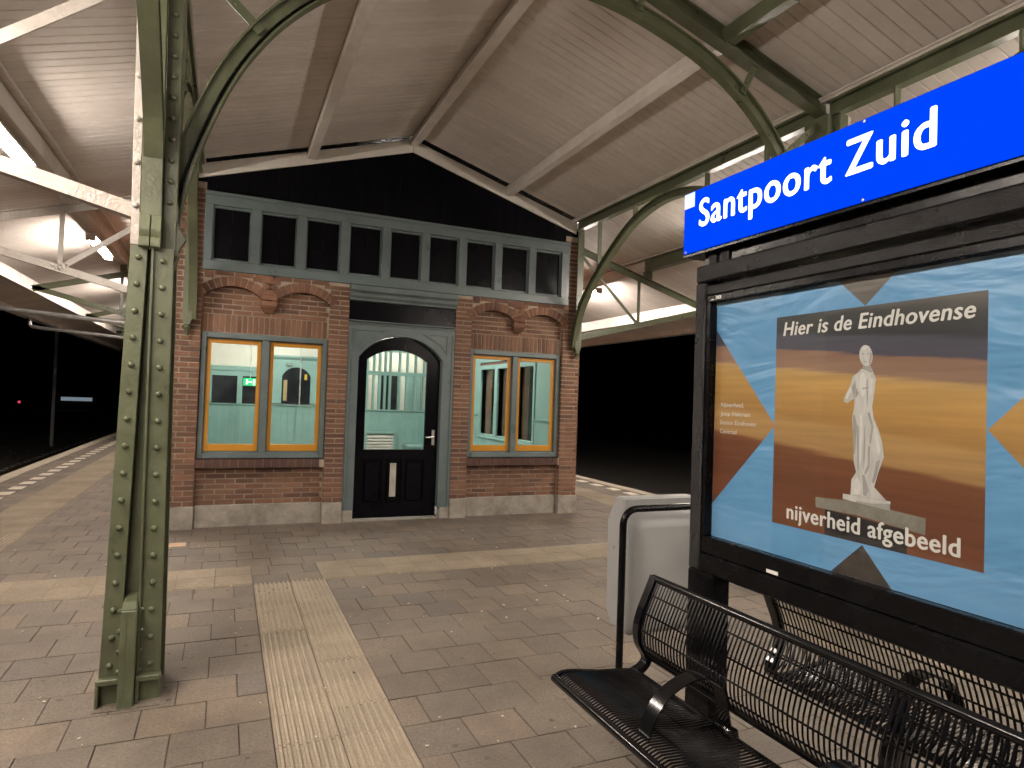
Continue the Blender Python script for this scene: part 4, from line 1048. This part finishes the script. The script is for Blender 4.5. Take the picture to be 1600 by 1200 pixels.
text_on_x('print_lettering', 'Station Eindhoven', xt, 2.320, 2.103, 1.573, .0185, TEXTW, poster, bold=-.004)
text_on_x('print_lettering', 'Centraal', xt, 2.319, 2.215, 1.533, .0185, TEXTW, poster, bold=-.004)
MB().box(2.030, 2.034, PY0+.0942, PY1-.0942, 1.0627, 2.1273).build('glass_pane', PGLASS, pf)

# ================================================================== BENCHES
seat_prof = [(1.372,.452),(1.40,.462),(1.47,.458),(1.58,.440),(1.68,.432),(1.755,.432),(1.79,.420)]
back_prof = [(1.876,.828),(1.840,.750),(1.808,.675),(1.793,.605),(1.803,.540),(1.832,.495),(1.868,.470)]
bp_s = smooth_pts(back_prof, 2)
def bench(name, f, y0, y1, label):
    """f maps the x of the front bench to this bench"""
    b = thing(name, (f(1.6), (y0+y1)/2, 0), label, 'bench', 'black wire benches')
    G = lambda p, y=0: (f(p[0]), y, p[1])
    sw_ = MB().tube([G(p) for p in smooth_pts(seat_prof, 1)], .0048, 4, False).mesh('seat_wire', BENCHM, True)
    bw_ = MB().tube([G(p) for p in bp_s], .0048, 4, False).mesh('back_wire', BENCHM, True)
    y = y1-.03
    while y > y0+.02: link('seat_wire', sw_, b, (0, y, 0)); y -= .0172
    y = y1-.035
    while y > y0+.02: link('back_wire', bw_, b, (0, y, 0)); y -= .0212
    MB().tube([(f(1.366), y1, .440), (f(1.366), y0, .440)], .019, 10).build('front_tube', BENCHM, b, True)
    MB().tube([(f(1.879), y1+.004, .834), (f(1.879), y0, .834)], .017, 10).build('back_top_tube', BENCHM, b, True)
    MB().tube([(f(1.79), y1, .412), (f(1.79), y0, .412)], .012, 8).build('seat_rear_tube', BENCHM, b, True)
    MB().tube([(f(1.868), y1, .462), (f(1.868), y0, .462)], .010, 8).build('back_bottom_tube', BENCHM, b, True)
    for p in ((1.846,.762), (1.812,.682), (1.797,.605), (1.809,.535)):
        MB().tube([(f(p[0]+.006), y1, p[1]), (f(p[0]+.006), y0, p[1])], .0042, 5).build('cross_wire', BENCHM, b, True)
    for p in ((1.50,.448), (1.64,.428)):
        MB().tube([(f(p[0]), y1, p[1]), (f(p[0]), y0, p[1])], .006, 5).build('cross_wire', BENCHM, b, True)
    endc = smooth_pts([(1.882,.842),(1.842,.755),(1.808,.678),(1.792,.605),(1.802,.545),(1.838,.490),(1.842,.455),(1.812,.425),(1.775,.412)], 3)
    for ye in (y1-.006, y0+.006):
        pts = [(f(u), v) for u, v in endc]
        sweep(MB(), pts, -.017, .017, 'y', ye-.022, ye+.022).build('back_frame', BENCHM, b, bevel=.003)
    for ye in (y1, y0):
        pts = [(f(u), v) for u, v in smooth_pts([(1.366,.440),(1.40,.455),(1.47,.452),(1.58,.434),(1.68,.425),(1.785,.415)], 2)]
        MB().tube([(u, ye, v) for u, v in pts], .014, 8).build('seat_end_tube', BENCHM, b, True)
    # strap armrests
    for ya in (y1-.58, y0+.58):
        strap = smooth_pts([(1.425,.450),(1.450,.520),(1.505,.588),(1.585,.630),(1.665,.640),(1.735,.612),(1.772,.560),(1.785,.500),(1.800,.440)], 3)
        pts = [(f(u), v) for u, v in strap]
        sweep(MB(), pts, -.003, .003, 'y', ya-.034, ya+.034).build('armrest_strap', BENCHM, b, True)
        lg = MB().prism([(f(1.66),.425),(f(1.84),.425),(f(1.86),.35),(f(1.80),.02),(f(1.74),.02),(f(1.74),.34)], 'y', ya-.03, ya+.03).build('leg', BENCHM, b, bevel=.006)
        MB().box(min(f(1.68),f(1.88)), max(f(1.68),f(1.88)), ya-.07, ya+.07, .0, .0195).build('foot_plate', BENCHM, b)
    return b
bench('wire_bench', lambda x: x, .74, 2.545, 'black wire mesh bench with strap armrests in front of the poster')
bench('wire_bench', lambda x: 4.17-x, .45, 2.265, 'black wire mesh bench behind the poster facing away')

# ================================================================== BIN
bn = thing('litter_bin', (2.45, 3.33, 0), 'grey plastic litter bin in black tubular hoop beside the poster frame', 'bin')
prof = [(3.31,.30),(3.42,.30),(3.475,.38),(3.485,.93),(3.40,1.085),(3.31,1.085)]
MB().prism(prof, 'x', 2.265, 2.80).build('bin_body', BINM, bn, bevel=.012)
def rrect(x0, x1, z0, z1, r, n=5):
    o = []
    for cx, cz, a0 in ((x1-r, z1-r, 0), (x0+r, z1-r, 90), (x0+r, z0+r, 180), (x1-r, z0+r, 270)):
        for k in range(n+1): a = math.radians(a0+90*k/n); o.append((cx+r*math.cos(a), cz+r*math.sin(a)))
    return o
m = MB(); layers = [(0, 3.309), (0, 3.280), (.010, 3.266), (.055, 3.236), (.070, 3.230)]
vs = []; nn = 0
for ins, yy in layers:
    rr = rrect(2.275+ins, 2.79-ins, .27+ins*.6, 1.0-ins*1.3, .05); nn = len(rr); vs += [(u, yy, v) for u, v in rr]
m._add(vs, [(i*nn+k, i*nn+(k+1)%nn, (i+1)*nn+(k+1)%nn, (i+1)*nn+k) for i in range(len(layers)-1) for k in range(nn)]+[tuple(range((len(layers)-1)*nn, len(layers)*nn))])
m.build('bin_door', BINM, bn, True)
hp = [(2.205, 3.215, 0), (2.205, 3.215, .92)]+[(2.205+.09*(1-math.cos(t)), 3.215, .945+.09*math.sin(t)) for t in [math.pi/2*k/6 for k in range(7)]]+[(2.74, 3.215, 1.035)]+[(2.75+.09*math.sin(t), 3.215, .945+.09*math.cos(t)) for t in [math.pi/2*k/6 for k in range(1, 7)]]+[(2.84, 3.215, 0)]
MB().tube(hp, .021, 12).build('hoop_frame', BLACKM, bn, True)
for x in (2.205, 2.84):
    MB().box(x-.06, x+.06, 3.155, 3.275, 0, .008).build('foot_plate', BLACKM, bn)
for z in (.50, .86):
    for xa in (2.80,): MB().box(xa, xa+.045, 3.2365, 3.31, z, z+.02).build('bracket', BLACKM, bn)
MB().lathe([(.012,0),(.012,.004),(.006,.005)], 10, (2.2645, 3.40, .77), (-1,0,0)).build('lock', CHROME, bn)
bn.location.x -= .06

# ================================================================== NIGHT BACKGROUND
mast = thing('catenary_mast', (-6.89, 34, -1), 'thin steel mast standing in the dark beyond the left track', 'mast')
MB().box(-6.95, -6.83, 33.94, 34.06, -1.06, 7.2).build('pole', GALV, mast); MB().bar((-6.85, 34, 6.2), (-4.6, 34, 6.0), .05, .06).build('arm', GALV, mast)
sh = thing('far_shed', (-16, 88, -1), 'low far building with a pale lit strip beyond the left track', 'building')
MB().box(-19.5, -12.6, 85.2, 93, -1.06, -.9).box(-19.4, -12.7, 85.4, 92.9, -.9, .3).build('wall', DARKVIEW, sh)
MB().box(-16.6, -13.7, 85.05, 85.19, -.12, .28).build('lit_strip', FARW, sh)
sg = thing('signal_light', (-14.33, 60, -1), 'tiny red signal light far off in the dark on the left', 'signal')
MB().box(-14.38, -14.28, 60.0, 60.1, -1.06, .35).build('post', BLACKM, sg); MB().lathe([(.0,0),(.10,.0),(.10,.03),(0,.05)], 12, (-14.33, 59.98, .21), (0,-1,0)).build('lens', REDL, sg)
def hedge(name, x0, x1, y0, y1, h, n, label):
    m = MB()
    for i in range(n):
        x, y = rnd(x0, x1), rnd(y0, y1); z = -1.06+h*random.random()**.7*(.75+.25*math.sin(y*.9+x)); s = rnd(.05, .16); a = rnd(0, 6.3); b_ = rnd(-1, 1)
        d = Vector((math.cos(a), math.sin(a), b_*.6))*s; e = Vector((-math.sin(a), math.cos(a), rnd(-.6,.6)))*s*.6; p_ = Vector((x, y, z))
        m._add([p_-d, p_+e, p_+d, p_-e], [(0,1,2,3)])
    o = thing(name, ((x0+x1)/2, (y0+y1)/2, -1.06), label, 'hedge'); tag(m.build('foliage', LEAF, o), kind='stuff')
    m = MB()
    for i in range(14): x, y = (x0+x1)/2+rnd(-.3,.3), y0+(y1-y0)*(i+.5)/14; m.tube([(x, y, -1.06), (x+rnd(-.3,.3), y+rnd(-.3,.3), -1.06+h*.7)], .05, 5)
    tag(m.build('stems', LEAF, o), kind='stuff')
hedge('trackside_hedge', -13.5, -11.5, 12, 50, .9, 7000, 'dark trackside hedge beyond the left railway track')
